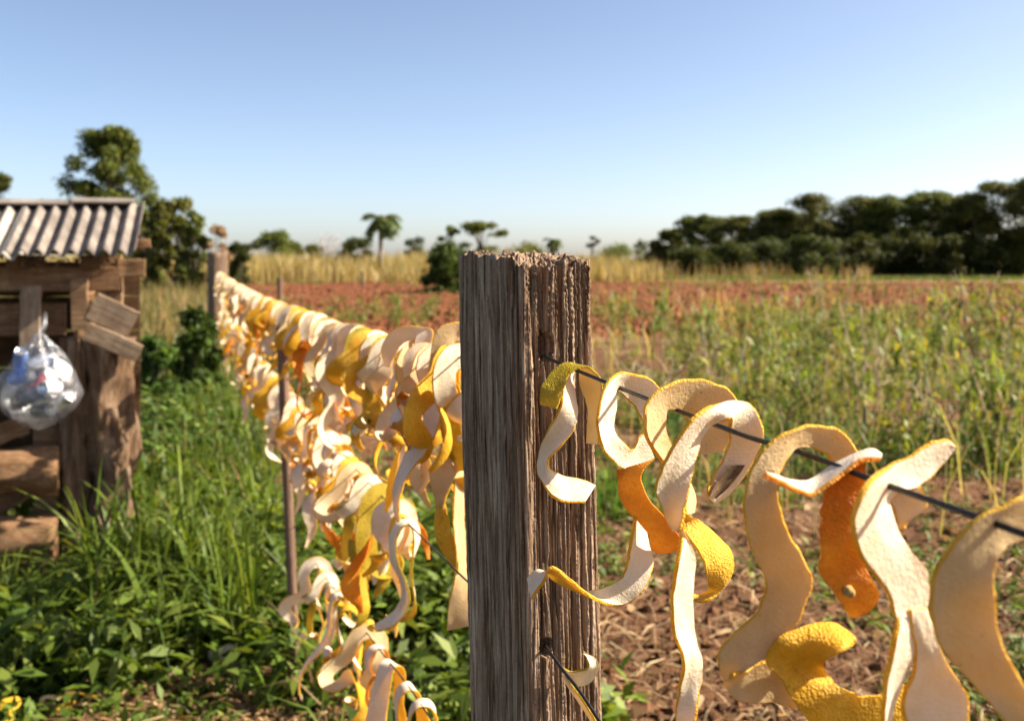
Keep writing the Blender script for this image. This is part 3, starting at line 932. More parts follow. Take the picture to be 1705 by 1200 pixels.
def log(name, p0, p1, dia, w, mat, seed, parent=shed, rough=.12, seg=14, n=16):
    a = sloc(p0[0], p0[1], w); b = sloc(p1[0], p1[1], w)
    r0 = dia / PXM / 2
    mb = MB()
    vs = []; fs = []
    d = (b - a).normalized()
    u = d.cross(dvec).normalized(); vv = d.cross(u)
    for i in range(n + 1):
        t = i / n; c = a.lerp(b, t) + u * .02 * mnoise.noise((t * 2, seed, 1)) + vv * .02 * mnoise.noise((t * 2, seed, 5))
        for k in range(seg):
            an = 2 * PI * k / seg
            rr = r0 * (1 + rough * 2.2 * mnoise.noise((math.cos(an) * 2, math.sin(an) * 2 + seed, t * 3)) + rough * mnoise.noise((math.cos(an) * 6, math.sin(an) * 6 + seed, t * 9)))
            vs.append(c + (u * math.cos(an) + vv * math.sin(an)) * rr)
    for i in range(n):
        for k in range(seg):
            k2 = (k + 1) % seg
            fs.append((i * seg + k, i * seg + k2, (i + 1) * seg + k2, (i + 1) * seg + k))
    ca = len(vs); vs.append(a); vs.append(b)
    for k in range(seg):
        k2 = (k + 1) % seg
        fs.append((ca, k2, k)); fs.append((ca + 1, n * seg + k, n * seg + k2))
    mb.add(vs, fs)
    return mb.build(name, mat, parent)

# corrugated roof sheets
ROOFM, rnt, rout = new_mat('corrugated_fibre_cement')
v = coords(rnt)
n1 = noise_tex(rnt, v, 7, 6, .7); n2 = noise_tex(rnt, v, 60, 4, .7)
c = ramp(rnt, n1, [(.32, (.10, .082, .070)), (.5, (.20, .165, .14)), (.72, (.34, .29, .245))])
c = mixc(rnt, .5, c, ramp(rnt, n2, [(.3, (.55, .5, .46)), (.65, (1, 1, 1))]), 'MULTIPLY')
rnt.links.new(principled(rnt, c, .85, bump(rnt, n2, .4, .004)), rout.inputs[0])
ROOFB, rnt, rout = new_mat('pale_roof_sheet')
v = coords(rnt)
n1 = noise_tex(rnt, v, 6, 5, .7); n2 = noise_tex(rnt, v, 50, 4, .7)
c = ramp(rnt, n1, [(.32, (.24, .21, .175)), (.5, (.36, .325, .275)), (.72, (.48, .44, .38))])
c = mixc(rnt, .4, c, ramp(rnt, n2, [(.3, (.55, .5, .46)), (.65, (1, 1, 1))]), 'MULTIPLY')
rnt.links.new(principled(rnt, c, .8, bump(rnt, n2, .3, .004)), rout.inputs[0])
def sheet(name, pxa, pxb, zoff, mat, lift, pitch=24.5, amp=.0165):
    ua = (pxa - 205) / PXM; ub = (pxb - 205) / PXM; per = pitch / PXM
    nu = int((ub - ua) / per * 10); nv = 8
    vs = []; fs = []
    slope = R(25); Ls = .60
    for side in (0, 1):
        for i in range(nu + 1):
            u = ua + (ub - ua) * i / nu
            for j in range(nv + 1):
                t = j / nv
                sag = -.006 * math.sin(PI * t) + .004 * mnoise.noise((u * 3, t * 2, 4))
                h = amp * math.cos(2 * PI * u / per) + sag - (.006 if side else 0)
                wq = -.13 + lift + Ls * t * math.cos(slope); zq = CAMZ + .016 + zoff + Ls * t * math.sin(slope)
                vs.append(SM @ Vector((u, wq - h * math.sin(slope), 0)) + Vector((0, 0, zq + h * math.cos(slope))))
    W_ = nv + 1; B_ = (nu + 1) * W_
    for i in range(nu):
        for j in range(nv):
            a = i * W_ + j
            fs.append((a, a + W_, a + W_ + 1, a + 1)); fs.append((B_ + a, B_ + a + 1, B_ + a + W_ + 1, B_ + a + W_))
    for i in range(nu):
        a = i * W_; fs.append((a, B_ + a, B_ + a + W_, a + W_)); a += nv; fs.append((a, a + W_, B_ + a + W_, B_ + a))
    for j in range(nv):
        a = j; fs.append((a, a + 1, B_ + a + 1, B_ + a)); a = nu * W_ + j; fs.append((a, B_ + a, B_ + a + 1, a + 1))
    return MB().add(vs, fs).build(name, mat, shed)
sheet('roof_sheet', -420, 62, -.008, ROOFB, -.02)
sheet('roof_sheet', 36, 228, 0.010, ROOFM, 0)
# the opposite slope, seen only as the ridge
mb = MB()
for (a, b, dz) in ((-420, 112, .0), (108, 212, .012)):
    mb = MB()
    r1 = SM @ Vector(((a - 205) / PXM, .40, 0)) + Vector((0, 0, CAMZ + .290 + dz)); r2 = SM @ Vector(((b - 205) / PXM, .40, 0)) + Vector((0, 0, CAMZ + .290 + dz))
    back = SM @ Vector((0, .55, 0)) + Vector((0, 0, -.26)); fr = SM @ Vector((0, -.07, 0)) + Vector((0, 0, -.022))
    up = Vector((0, 0, .008))
    vs = [r1 + fr, r1, r1 + back, r2 + fr, r2, r2 + back]
    vs = vs + [p - up for p in vs]
    mb.add(vs, [(0, 3, 4, 1), (1, 4, 5, 2), (6, 7, 10, 9), (7, 8, 11, 10), (0, 6, 9, 3), (2, 5, 11, 8), (0, 1, 7, 6), (1, 2, 8, 7), (3, 9, 10, 4), (4, 10, 11, 5)])
    mb.build('ridge_cap', ROOFM, shed, False)
# timbers (photo pixels on the front plane)
board('eave_beam', (-300, 466), (198, 464), 40, .07, .06, WOOD_SHED, 11)
board('outrigger', (196, 407), (240, 403), 16, .05, .30, WOOD_SHED, 12)
board('outrigger', (196, 446), (238, 446), 30, .05, .05, WOOD_SHED, 13)
board('rail_board', (-300, 533), (112, 531), 54, .03, .10, WOOD_SHED, 14)
board('upright_board', (66, 474), (64, 574), 30, .03, -.02, WOOD_GREY, 15)
board('upright_board', (138, 462), (140, 548), 27, .03, -.02, WOOD_SHEDV, 16)
board('upright_board', (151, 500), (152, 575), 16, .03, .03, WOOD_SHEDV, 17)
board('brace_board', (158, 508), (222, 540), 46, .025, -.025, WOOD_GREY, 18)
board('brace_board', (150, 548), (232, 588), 30, .025, -.055, WOOD_GREY, 19)
board('corner_post', (187, 424), (189, 620), 26, .07, .10, WOOD_SHEDV, 20)
log('rough_post', (181, 566), (186, 880), 74, .06, WOOD_BARK, 21, rough=.26, seg=28, n=40)
log('rough_post', (132, 560), (128, 900), 40, .03, WOOD_BARK, 22, rough=.3, seg=22, n=40)
log('wall_log', (-300, 776), (108, 776), 78, .02, WOOD_SHED, 23, rough=.17, seg=28, n=44)
log('wall_log', (-300, 897), (106, 896), 92, .00, WOOD_SHED, 24, rough=.17, seg=28, n=44)
board('inner_slat', (-60, 745), (52, 705), 34, .025, .12, WOOD_SHED, 25)
board('inner_slat', (-60, 880), (54, 812), 30, .025, .12, WOOD_SHED, 26)
board('upright_board', (79, 690), (80, 950), 34, .05, .12, WOOD_SHEDV, 27)
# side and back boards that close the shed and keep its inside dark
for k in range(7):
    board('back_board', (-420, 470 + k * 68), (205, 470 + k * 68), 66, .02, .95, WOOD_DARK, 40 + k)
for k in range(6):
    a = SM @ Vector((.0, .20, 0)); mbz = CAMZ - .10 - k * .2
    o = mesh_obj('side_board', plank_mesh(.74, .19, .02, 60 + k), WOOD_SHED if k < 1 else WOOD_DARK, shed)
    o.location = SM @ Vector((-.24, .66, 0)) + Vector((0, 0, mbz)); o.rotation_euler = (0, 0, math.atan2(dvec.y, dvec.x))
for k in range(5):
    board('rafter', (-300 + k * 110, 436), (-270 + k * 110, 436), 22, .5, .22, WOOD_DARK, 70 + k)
# straw pushed out under the eaves
P = np.array([tuple(sloc(srnd.uniform(-60, 190), srnd.uniform(438, 452), srnd.uniform(-.03, .06))) for _ in range(260)])
Vl, ql, cl = litter(P, 91, .03, .12, .006, STRAW)
o = mesh_obj('eave_straw', mesh_np('eave_straw', Vl, ql, cols=cl, smooth=False), DRYM, shed); o['kind'] = 'stuff'
tag(shed, 'small rough wooden animal shed with corrugated roof at the left edge', 'shed')

# planks lying in front of the shed
for k, (pa, pb, hg, lab) in enumerate([((-90, 990), (52, 985), 22, 'short weathered plank on the ground right below the bottom shed log'),
                                       ((-120, 1040), (86, 1042), 16, 'second plank on the ground below the shed, the longest'),
                                       ((-90, 1086), (62, 1086), 13, 'third plank on the ground below the shed'),
                                       ((-90, 1110), (46, 1112), 13, 'lowest plank on the ground below the shed')]):
    py = (pa[1] + pb[1]) / 2; Y = CAMZ * F / (py - HOR) - .02
    a = at(pa[0], py, Y); b = at(pb[0], py, Y)
    o = mesh_obj('plank', plank_mesh((b - a).length, .10, .035, 80 + k), WOOD_SHED)
    mid = (a + b) / 2
    o.location = (mid.x, mid.y, gz(mid.x, mid.y) + .02); o.rotation_euler = (R(62), R(srnd.uniform(-2, 2)), R(srnd.uniform(-5, 3)))
    tag(o, lab, 'plank', 'planks lying by the shed')

# clear bag of cans hanging from the shed
BAGM, bnt, bout = new_mat('clear_plastic_bag')
v = coords(bnt)
nb = noise_tex(bnt, v, 24, 4, .6)
gl = bnt.nodes.new('ShaderNodeBsdfGlossy'); gl.inputs['Roughness'].default_value = .18; gl.inputs[0].default_value = (.95, .96, 1, 1)
tr = bnt.nodes.new('ShaderNodeBsdfTransparent'); tr.inputs[0].default_value = (.90, .91, .93, 1)
tl = bnt.nodes.new('ShaderNodeBsdfTranslucent'); tl.inputs[0].default_value = (.8, .82, .86, 1)
df = bnt.nodes.new('ShaderNodeBsdfDiffuse'); df.inputs[0].default_value = (.75, .77, .82, 1)
nr = bump(bnt, nb, .8, .02)
for x_ in (gl, tl, df): bnt.links.new(nr, x_.inputs['Normal'])
mA = bnt.nodes.new('ShaderNodeMixShader'); mA.inputs[0].default_value = .5; bnt.links.new(tl.outputs[0], mA.inputs[1]); bnt.links.new(df.outputs[0], mA.inputs[2])
mB = bnt.nodes.new('ShaderNodeMixShader'); mB.inputs[0].default_value = .09; bnt.links.new(tr.outputs[0], mB.inputs[1]); bnt.links.new(mA.outputs[0], mB.inputs[2])
mC = bnt.nodes.new('ShaderNodeMixShader'); mC.inputs[0].default_value = .09; bnt.links.new(mB.outputs[0], mC.inputs[1]); bnt.links.new(gl.outputs[0], mC.inputs[2])
bnt.links.new(mC.outputs[0], bout.inputs[0])
BY = 4.36
bc = at(66, 640, BY); bs = BY / F
bag = empty('plastic_bag', bc)
mb = MB(); vs = []; fs = []
prof = [(-84, 7), (-76, 12), (-62, 26), (-42, 44), (-18, 57), (8, 64), (28, 63), (46, 52), (60, 34), (70, 16), (75, 2)]
prof = crom(np.array(prof, float), 4)
seg = 48
for i, (dy, rr) in enumerate(prof):
    for k in range(seg):
        an = 2 * PI * k / seg
        wr = 1 + .09 * mnoise.noise((math.cos(an) * 2.2, math.sin(an) * 2.2, dy * .03)) + .06 * mnoise.noise((math.cos(an) * 6, math.sin(an) * 6, dy * .05)) + (.25 * math.sin(an * 9) * max(0, (-40 - dy) / 42))
        vs.append((math.cos(an) * rr * wr * bs, math.sin(an) * rr * wr * bs * .85, -dy * bs))
nP = len(prof)
for i in range(nP - 1):
    for k in range(seg):
        k2 = (k + 1) % seg
        fs.append((i * seg + k, (i + 1) * seg + k, (i + 1) * seg + k2, i * seg + k2))
mb.add(vs, fs); mb.build('bag_film', BAGM, bag)
mb = MB(); mb.tube([(0, 0, 80 * bs), (.012, .02, 100 * bs), (.0, .05, 118 * bs)], [.012, .014, .008], 8)
mb.build('tied_neck', BAGM, bag)
tag(bag, 'clear plastic bag stuffed with drink cans hanging on the shed front', 'bag')
CAN_S = mat_plain('can_aluminium', (.80, .80, .82), .28, .9, 60, .12)
CAN_W = mat_plain('white_can_paint', (.82, .82, .84), .35, 0, 60, .06)
CAN_B = mat_plain('blue_can_paint', (.10, .20, .50), .35, 0, 60, .15)
CAN_D = mat_plain('dark_can_paint', (.05, .055, .07), .35, 0, 60, .2)
CAN_R = mat_plain('red_can_paint', (.55, .10, .10), .35, 0, 60, .15)
def can(px, py, dy, rot, body, label):
    p = at(px, py, BY + dy)
    e = empty('drink_can', p); e.rotation_euler = rot
    r = .030; h = .052
    pr = [(0.020, -h), (.024, -h - .003), (.027, -h + .004), (r, -h + .014), (r, h - .016), (.026, h - .004), (.0255, h)]
    vs = []; fs = []; sg = 24
    for (rr, z) in pr:
        for k in range(sg):
            an = 2 * PI * k / sg; de = 1 - .10 * max(0, mnoise.noise((math.cos(an) * 1.5 + px, math.sin(an) * 1.5, z * 18)))
            vs.append((math.cos(an) * rr * de, math.sin(an) * rr * de, z))
    for i in range(len(pr) - 1):
        for k in range(sg):
            k2 = (k + 1) % sg; fs.append((i * sg + k, i * sg + k2, (i + 1) * sg + k2, (i + 1) * sg + k))
    MB().add(vs, fs).build('can_body', body, e)
    vs = []; fs = []
    for (rr, z) in [(.0262, h - .001), (.0262, h + .0025), (.024, h + .0025), (.0235, h - .002), (0.004, h - .002)]:
        for k in range(sg):
            an = 2 * PI * k / sg; vs.append((math.cos(an) * rr, math.sin(an) * rr, z))
    for i in range(4):
        for k in range(sg):
            k2 = (k + 1) % sg; fs.append((i * sg + k, i * sg + k2, (i + 1) * sg + k2, (i + 1) * sg + k))
    fs.append(tuple(4 * sg + k for k in range(sg)))
    MB().add(vs, fs).build('can_lid', CAN_S, e)
    tag(e, label, 'can', 'cans in the hanging bag')
can(35, 628, -.03, (R(75), R(10), R(70)), CAN_B, 'blue can at the left side inside the clear bag')
can(84, 645, -.07, (R(84), R(-8), R(-8)), CAN_W, 'white can with its end towards the viewer in the middle of the bag')
can(52, 660, -.06, (R(60), R(30), R(100)), CAN_D, 'dark can low on the left inside the clear bag')
can(98, 612, -.03, (R(40), R(-50), R(20)), CAN_W, 'white can at the upper right inside the clear bag')
can(66, 602, -.05, (R(70), R(20), R(120)), CAN_S, 'silver can at the top middle inside the clear bag')
can(104, 668, -.03, (R(50), R(35), R(40)), CAN_S, 'silver can at the lower right inside the clear bag')
can(34, 600, .0, (R(30), R(20), R(0)), CAN_B, 'blue can at the upper left inside the clear bag')
can(72, 684, -.02, (R(80), R(0), R(60)), CAN_D, 'dark can at the bottom of the clear bag')
can(66, 640, .09, (R(20), R(30), R(60)), CAN_R, 'red can at the back of the clear bag')

# ------------------------------------------------------------------ near post
def make_post():
    h = .053; cr = .020
    tau = np.array([math.cos(R(34)), math.sin(R(34))]); nr_ = np.array([math.sin(R(34)), -math.cos(R(34))])
    # perimeter in (u along tau, v along nr): start at the back corner, over the left face, right face ...
    M = 440
    pts = []
    nrm = []
    seq = [(-1, -1), (-1, 1), (1, 1), (1, -1)]
    dense = 3000
    raw = []; rn = []
    for e in range(4):
        a = np.array(seq[e], float); b = np.array(seq[(e + 1) % 4], float)
        d = (b - a) / 2; out_ = (a + b) / 2
        st = a * h + d * cr; en = b * h - d * cr
        for t in np.linspace(0, 1, 200, endpoint=False):
            raw.append(st + (en - st) * t); rn.append(out_)
        c = b * (h - cr)
        nxt = (b + np.array(seq[(e + 2) % 4], float)) / 2
        for t in np.linspace(0, PI / 2, 40, endpoint=False):
            n_ = out_ * math.cos(t) + nxt * math.sin(t)
            raw.append(c + n_ * cr); rn.append(n_)
    raw = np.array(raw); rn = np.array(rn)
    raw[:, 1] = np.where(raw[:, 1] < 0, raw[:, 1] * 1.46, raw[:, 1])
    raw *= 1.06
    seglen = np.linalg.norm(np.roll(raw, -1, 0) - raw, axis=1)
    cum = np.concatenate([[0], np.cumsum(seglen)])
    tot = cum[-1]
    # visible half (left and right faces = first half of the perimeter) gets most points
    s = np.concatenate([np.linspace(0, .56, 380, endpoint=False), np.linspace(.56, 1, 90, endpoint=False)]) * tot
    M = len(s)
    ext = np.concatenate([raw, raw[:1]]); extn = np.concatenate([rn, rn[:1]])
    U = np.interp(s, cum, ext[:, 0]); Vv = np.interp(s, cum, ext[:, 1])
    NU = np.interp(s, cum, extn[:, 0]); NV = np.interp(s, cum, extn[:, 1])
    sn = s / tot
    # top outline
    fr = vnoise(sn * 70, np.zeros(M) + 3.3, 21, 70) - .5
    fr2 = vnoise(sn * 26, np.zeros(M) + 7.3, 22, 26) - .5
    fr3 = vnoise(sn * 9, np.zeros(M) + 1.3, 23, 9) - .5
    top = 1.449 + .012 * fr + .010 * fr2 + .012 * fr3 - .006 * (NV > .5) + .003 * (NU < -.5)
    r = np.random.RandomState(17)
    # cracks
    cracks = []
    for k in range(150):
        cs = r.uniform(0.0, .53) if k < 60 else r.uniform(.25, .51)
        z1 = r.uniform(.85, 1.40); ln = r.uniform(.06, .55)
        cracks.append((cs, z1, z1 + ln, r.uniform(.0026, .0085), r.uniform(.0006, .0014), r.randint(1000)))
    big = [(.262, 1.325, 1.425, .013, .0021, 5), (.288, 1.315, 1.60, .014, .0022, 6), (.258, .90, 1.36, .005, .0012, 4), (.336, 1.345, 1.60, .016, .0020, 7), (.300, .80, 1.32, .011, .0014, 8),
           (.405, 1.33, 1.6, .010, .0014, 9), (.455, .7, 1.2, .014, .0018, 10), (.425, .8, 1.5, .005, .0010, 11), (.480, .8, 1.30, .008, .0014, 12),
           (.36, .8, 1.24, .011, .0012, 13), (.15, 1.34, 1.46, .009, .0026, 14), (.205, 1.38, 1.47, .012, .0034, 15), (.08, .85, 1.3, .003, .0012, 17), (.19, .9, 1.38, .010, .0018, 16), (.385, .8, 1.36, .006, .0010, 18), (.44, 1.3, 1.6, .007, .0013, 19)]
    cracks += big
    for cs, z1, z2, dp, wd, sd in big:
        if z2 > 1.5:
            top -= dp * 1.1 * np.exp(-((sn - cs) * tot / (wd * 1.6)) ** 2)
    zl = np.concatenate([np.linspace(-.25, .86, 26, endpoint=False) , np.linspace(.86, 1.0, 90, endpoint=False)])
    rows = []
    nz = 430
    tz = np.concatenate([np.linspace(0, .0, 1), np.linspace(.0, 1, nz)])
    rowsz = []
    for z in np.linspace(-.25, .88, 24, endpoint=False):
        rowsz.append(np.full(M, z))
    for t in np.linspace(0, 1, nz):
        rowsz.append(.88 + (top - .88) * t)
    Z = np.array(rowsz)                                  # rows x M
    S = np.tile(sn, (len(Z), 1))
    D = np.zeros_like(Z)
    wob = .004 * (vnoise(S * 0 + 2.2, Z * 6 + 40, 30) - .5) + .015 * (vnoise(S * 12, Z * 4 + 40, 31, 12) - .5) + .005 * (vnoise(S * 40, Z * 11 + 40, 32, 40) - .5)
    Sw = (S + wob)
    # grain: narrow ridges running along the post
    for fq, zq, am, sd in ((40, 4, .0010, 1), (105, 9, .0010, 2), (190, 14, .0014, 3), (330, 26, .0015, 4)):
        g_ = vnoise((Sw * fq) % fq, Z * zq + 60, 50 + sd, fq)
        D -= am * np.abs(2 * g_ - 1) * (.45 + .55 * sm(.22, .27, S))
    topness = sm(1.28, 1.45, Z)
    rightface = sm(.22, .27, S) * (1 - sm(.52, .56, S))
    rot = vnoise((S * 170) % 170, Z * 430 + 9, 61, 170) - .5
    rot2 = vnoise((S * 95) % 95, Z * 120 + 9, 62, 95) - .5
    D += (.0022 * rot + .0018 * rot2) * topness * (.30 + .70 * rightface)
    D += (.0010 * rot + .0003 * rot2) * rightface
    D += .004 * (vnoise((S * 7) % 7, Z * 4 + 33, 63, 7) - .5)
    for cs, z1, z2, dp, wd, sd in cracks:
        path = cs + .006 * (vnoise(Z * 7 + sd, np.zeros_like(Z) + sd * .37, 71) - .5) + .0016 * (vnoise(Z * 40 + sd, np.zeros_like(Z) + 3.1, 72) - .5)
        al = sm(z1, z1 + .06, Z) * (1 - sm(z2 - .06, z2, Z))
        D -= dp * al * np.exp(-((S - path) * tot / wd) ** 2)
    # front corner arris is worn back a little
    D -= .003 * np.exp(-((S - .25) * tot / .008) ** 2) * vnoise(Z * 14, Z * 0 + 2, 73)
    # drilled holes on the right face
    Ug = np.tile(U, (len(Z), 1)); NVg = np.tile(NV, (len(Z), 1))
    on = NVg > .8
    for (hu, hz, rx, rz, dp) in ((-.0170, 1.355, .0100, .0175, .085), (-.0275, 1.036, .0098, .0108, .085)):
        q_ = np.sqrt(((Ug - hu) / rx) ** 2 + ((Z - hz) / rz) ** 2)
        q_ = q_ + .18 * (vnoise(Ug * 400 + 50, Z * 400, 77) - .5)
        D = np.where(on, D - dp * (1 - sm(.86, 1.0, q_)), D)
    Pu = Ug + np.tile(NU, (len(Z), 1)) * D
    Pv = np.tile(Vv, (len(Z), 1)) + NVg * D
    def world(pu, pv, z):
        lean = (1.45 - z) * .026
        return np.stack([.019 + pu * tau[0] + pv * nr_[0] + lean, 1.12 + pu * tau[1] + pv * nr_[1], z], -1)
    VV = world(Pu, Pv, Z)
    # rotten end grain
    caps = []
    nr2 = 26
    for k in range(1, nr2 + 1):
        f = 1 - k / nr2
        pu = Pu[-1] * f; pv = Pv[-1] * f
        a1 = vnoise(pu * 420 + 50, pv * 420 + 50, 81) - .5; a2 = vnoise(pu * 150 + 50, pv * 150 + 50, 82) - .5; a3 = vnoise(pu * 60 + 50, pv * 60 + 50, 83) - .5
        zz = (top * min(1, f * 1.0) + 1.449 * (1 - f)) + (.007 * a1 + .012 * a2 + .008 * a3) * min(1, k / 2)
        caps.append(world(pu, pv, zz))
    VV = np.concatenate([VV, np.array(caps)], 0)
    nR = VV.shape[0]
    i_, j_ = np.meshgrid(np.arange(nR - 1), np.arange(M), indexing='ij')
    j2 = (j_ + 1) % M
    q = np.stack([i_ * M + j_, i_ * M + j2, (i_ + 1) * M + j2, (i_ + 1) * M + j_], -1).reshape(-1, 4)
    return VV.reshape(-1, 3), q
Vp, qp = make_post()
org = Vector((.02 + 1.45 * .026, 1.12, 0))
Vp = Vp - np.array(org)
o = mesh_obj('fence_post', mesh_np('fence_post', Vp, qp), WOOD_POST)
o.location = org
tag(o, 'large cracked weathered square fence post in the centre foreground', 'post')

# far post and thin stakes
def rough_post(name, px, Y, wpx, top, lean, label, seed, square=True, base=-.25):
    x = (px - 852.5) / F * Y
    H = CAMZ + (HOR - top) / F * Y
    W_ = wpx / F * Y
    sg = 20; n = 30; vs = []; fs = []
    for i in range(n + 1):
        t = i / n; z = base + (H - base) * t
        for k in range(sg):
            an = 2 * PI * (k + .5) / sg
            if square: rr = W_ / 2.6 / max(abs(math.cos(an)), abs(math.sin(an))) ** .75
            else: rr = W_ / 2
            rr *= 1 + .10 * mnoise.noise((math.cos(an) * 3, math.sin(an) * 3 + seed, z * 2.5)) + .06 * mnoise.noise((math.cos(an) * 9, math.sin(an) * 9 + seed, z * 3))
            a2 = an + R(34)
            zz = z + (.05 * W_ * 3 * mnoise.noise((math.cos(an) * 4, math.sin(an) * 4, seed)) if i == n else 0)
            vs.append((math.cos(a2) * rr + lean * (z), math.sin(a2) * rr + .004 * mnoise.noise((z * 3, seed, 2)), zz))
    for i in range(n):
        for k in range(sg):
            k2 = (k + 1) % sg; fs.append((i * sg + k, i * sg + k2, (i + 1) * sg + k2, (i + 1) * sg + k))
    vs.append((lean * H, 0, H - .01)); c_ = len(vs) - 1
    for k in range(sg): fs.append((n * sg + k, n * sg + (k + 1) % sg, c_))
    o = MB().add(vs, fs).build(name, WOOD_FAR if square else WOOD_STAKE)
    o.location = (x, Y, 0)
    tag(o, label, 'post' if square else 'stake')
    return o
rough_post('fence_post', 362, 10.6, 36, 420, .0, 'far fence post at the end of the peel curtain', 3)
rough_post('fence_stake', 492, 3.46, 17, 545, -.04, 'thin leaning stake holding the wires left of the near post', 4, False)
rough_post('fence_stake', 466, 24, 9, 462, .0, 'short grey stake standing on the edge of the red soil', 5, False)
rough_post('fence_stake', 604, 50, 5, 452, .0, 'small dark stump in the dry grass left of the palm', 6, False)

# ------------------------------------------------------------------ wires
def wire(name, pts, r, label):
    P = crom(np.array([tuple(p) for p in pts]), 10)
    mb = MB(); mb.tube([tuple(p) for p in P], r, 8)
    o = mb.build(name, WIREM)
    tag(o, label, 'wire', 'fence wires')
def wp(Y, drop): return Vector((fence_x(Y), Y, CAMZ - drop))
hole1 = at(908, 592, 1.085); hole2 = at(906, 1072, 1.085)
w1r = [hole1, at(921, 600, 1.04)] + [at(px, py, fence_y(px)) for px, py in ((1030, 645), (1120, 680), (1240, 725), (1330, 752), (1470, 805), (1620, 858), (1780, 916), (2100, 1030))]
wire('fence_wire', w1r, .0019, 'dark upper wire running from the near post towards the viewer at right')
D1 = [(1.14, .107), (1.35, .135), (1.7, .158), (2.2, .170), (3.0, .182), (4.2, .195), (5.5, .200), (8, .185), (10.6, .155)]
D2 = [(1.14, .43), (1.7, .455), (2.4, .475), (3.4, .50), (6, .52), (10.6, .48)]
D3 = [(1.14, .70), (1.62, .725), (2.0, .775), (2.6, .85), (3.1, .905), (3.5, .93), (6, .93), (10.6, .88)]
wire('fence_wire', [wp(*d) for d in D1], .0014, 'upper wire loaded with peels running from the near post to the far post')
wire('fence_wire', [wp(*d) for d in D2], .0014, 'middle wire loaded with peels running from the near post to the far post')
wire('fence_wire', [wp(*d) for d in D3], .0014, 'lowest wire with a sparse row of peels above the grass')
w2r = [hole2, at(916, 1086, 1.03), at(940, 1118, 1.0), at(965, 1150, .97), at(1000, 1203, .93), at(1060, 1300, .86), at(1300, 1700, .64)]
wire('fence_wire', w2r, .0017, 'middle wire leaving the lower hole of the near post towards the viewer')

# ------------------------------------------------------------------ peel ribbons
TH = .0027
def ribbon_meshes(C, B, Nn, Wd, seed, pith_side=1, th=TH, K=8, cup=.0):
    """C centres, B unit width directions, Nn unit normals, Wd widths -> (pith mesh, rind mesh)"""
    n = len(C)
    r = np.random.RandomState(seed)
    ar = np.concatenate([[0], np.cumsum(np.linalg.norm(np.diff(C, axis=0), axis=1))])
    ea = .0021 * (vnoise(ar * 190 + seed, ar * 0 + 1.5, 5) - .5) + .0022 * (vnoise(ar * 28 + seed, ar * 0 + 2.5, 6) - .5)
    eb = .0021 * (vnoise(ar * 190 + seed, ar * 0 + 8.5, 5) - .5) + .0022 * (vnoise(ar * 28 + seed, ar * 0 + 9.5, 6) - .5)
    a = np.linspace(-1, 1, K)
    bw = np.clip((.0005 + .0011 * vnoise(ar * 60 + seed, ar * 0 + 6.5, 8)) / np.maximum(Wd, .004), .012, .2)           # border of bare rind along each edge
    thin_ = (.75 + .5 * vnoise(ar * 30 + seed, ar * 0 + 4.5, 9))
    tk = np.ones(K) * th / 2
    def across(av):                                                 # av (n, k) positions across, -1..1
        e_ = np.where(av < 0, -ea[:, None], eb[:, None]) * np.abs(av) ** 2
        return C[:, None, :] + B[:, None, :] * (av * Wd[:, None] / 2 + e_)[:, :, None]
    al = np.ones((n, 1)) * a[None, :]
    ap = al * (1 - 2 * bw)[:, None]
    lump = .0009 * (vnoise(ar[:, None] * 70 + seed + 0 * a[None, :], a[None, :] * 4 + 20 + 0 * ar[:, None], 12) - .5)
    wa = .0042 * (vnoise(ar * 38 + seed * 3.1, ar * 0 + 3.5, 14) - .5) + .0016 * (vnoise(ar * 110 + seed, ar * 0 + 5.5, 15) - .5)
    wb_ = .0042 * (vnoise(ar * 34 + seed * 1.7, ar * 0 + 6.5, 14) - .5) + .0016 * (vnoise(ar * 120 + seed, ar * 0 + 9.5, 15) - .5)
    wave = lambda av: np.where(av < 0, wa[:, None], wb_[:, None]) * np.abs(av) ** 1.6
    ps = 1.0 if pith_side > 0 else -1.0
    cupf = lambda av: cup * (1 - av ** 2) * .5 * -ps + wave(av)
    off_t = ps * (th / 2 * thin_)[:, None]
    top = across(ap) + Nn[:, None, :] * (off_t + cupf(ap) + lump)[:, :, None]
    bot = across(al) + Nn[:, None, :] * (-off_t + cupf(al) + lump * .5)[:, :, None]
    edge_a = np.array([-1.0, 1.0])[None, :] * np.ones((n, 1))
    rim = across(edge_a) + Nn[:, None, :] * (off_t * .25 + cupf(edge_a))[:, :, None]
    def grid(nr, nc, off=0):
        i_, j_ = np.meshgrid(np.arange(nr - 1), np.arange(nc - 1), indexing='ij')
        return np.stack([off + i_ * nc + j_, off + i_ * nc + j_ + 1, off + (i_ + 1) * nc + j_ + 1, off + (i_ + 1) * nc + j_], -1).reshape(-1, 4)
    qp_ = grid(n, K)
    VRs = []; QRs = []; base = 0
    # outer sheet, then on each side the cut edge and the bevelled border up to the pith (own vertices, so the arrises stay crisp)
    for strip in (bot, np.stack([bot[:, 0], rim[:, 0]], 1), np.stack([rim[:, 0], top[:, 0]], 1), np.stack([bot[:, -1], rim[:, 1]], 1), np.stack([rim[:, 1], top[:, -1]], 1)):
        k_ = strip.shape[1]
        VRs.append(strip.reshape(-1, 3)); QRs.append(grid(n, k_, base)); base += n * k_
    for e in (0, n - 1):
        VRs.append(top[e]); VRs.append(bot[e])
        QRs.append(np.stack([base + np.arange(K - 1), base + np.arange(1, K), base + K + np.arange(1, K), base + K + np.arange(K - 1)], -1))
        base += 2 * K
    return mesh_np('pith', top.reshape(-1, 3), qp_), mesh_np('rind', np.concatenate(VRs), np.concatenate(QRs))

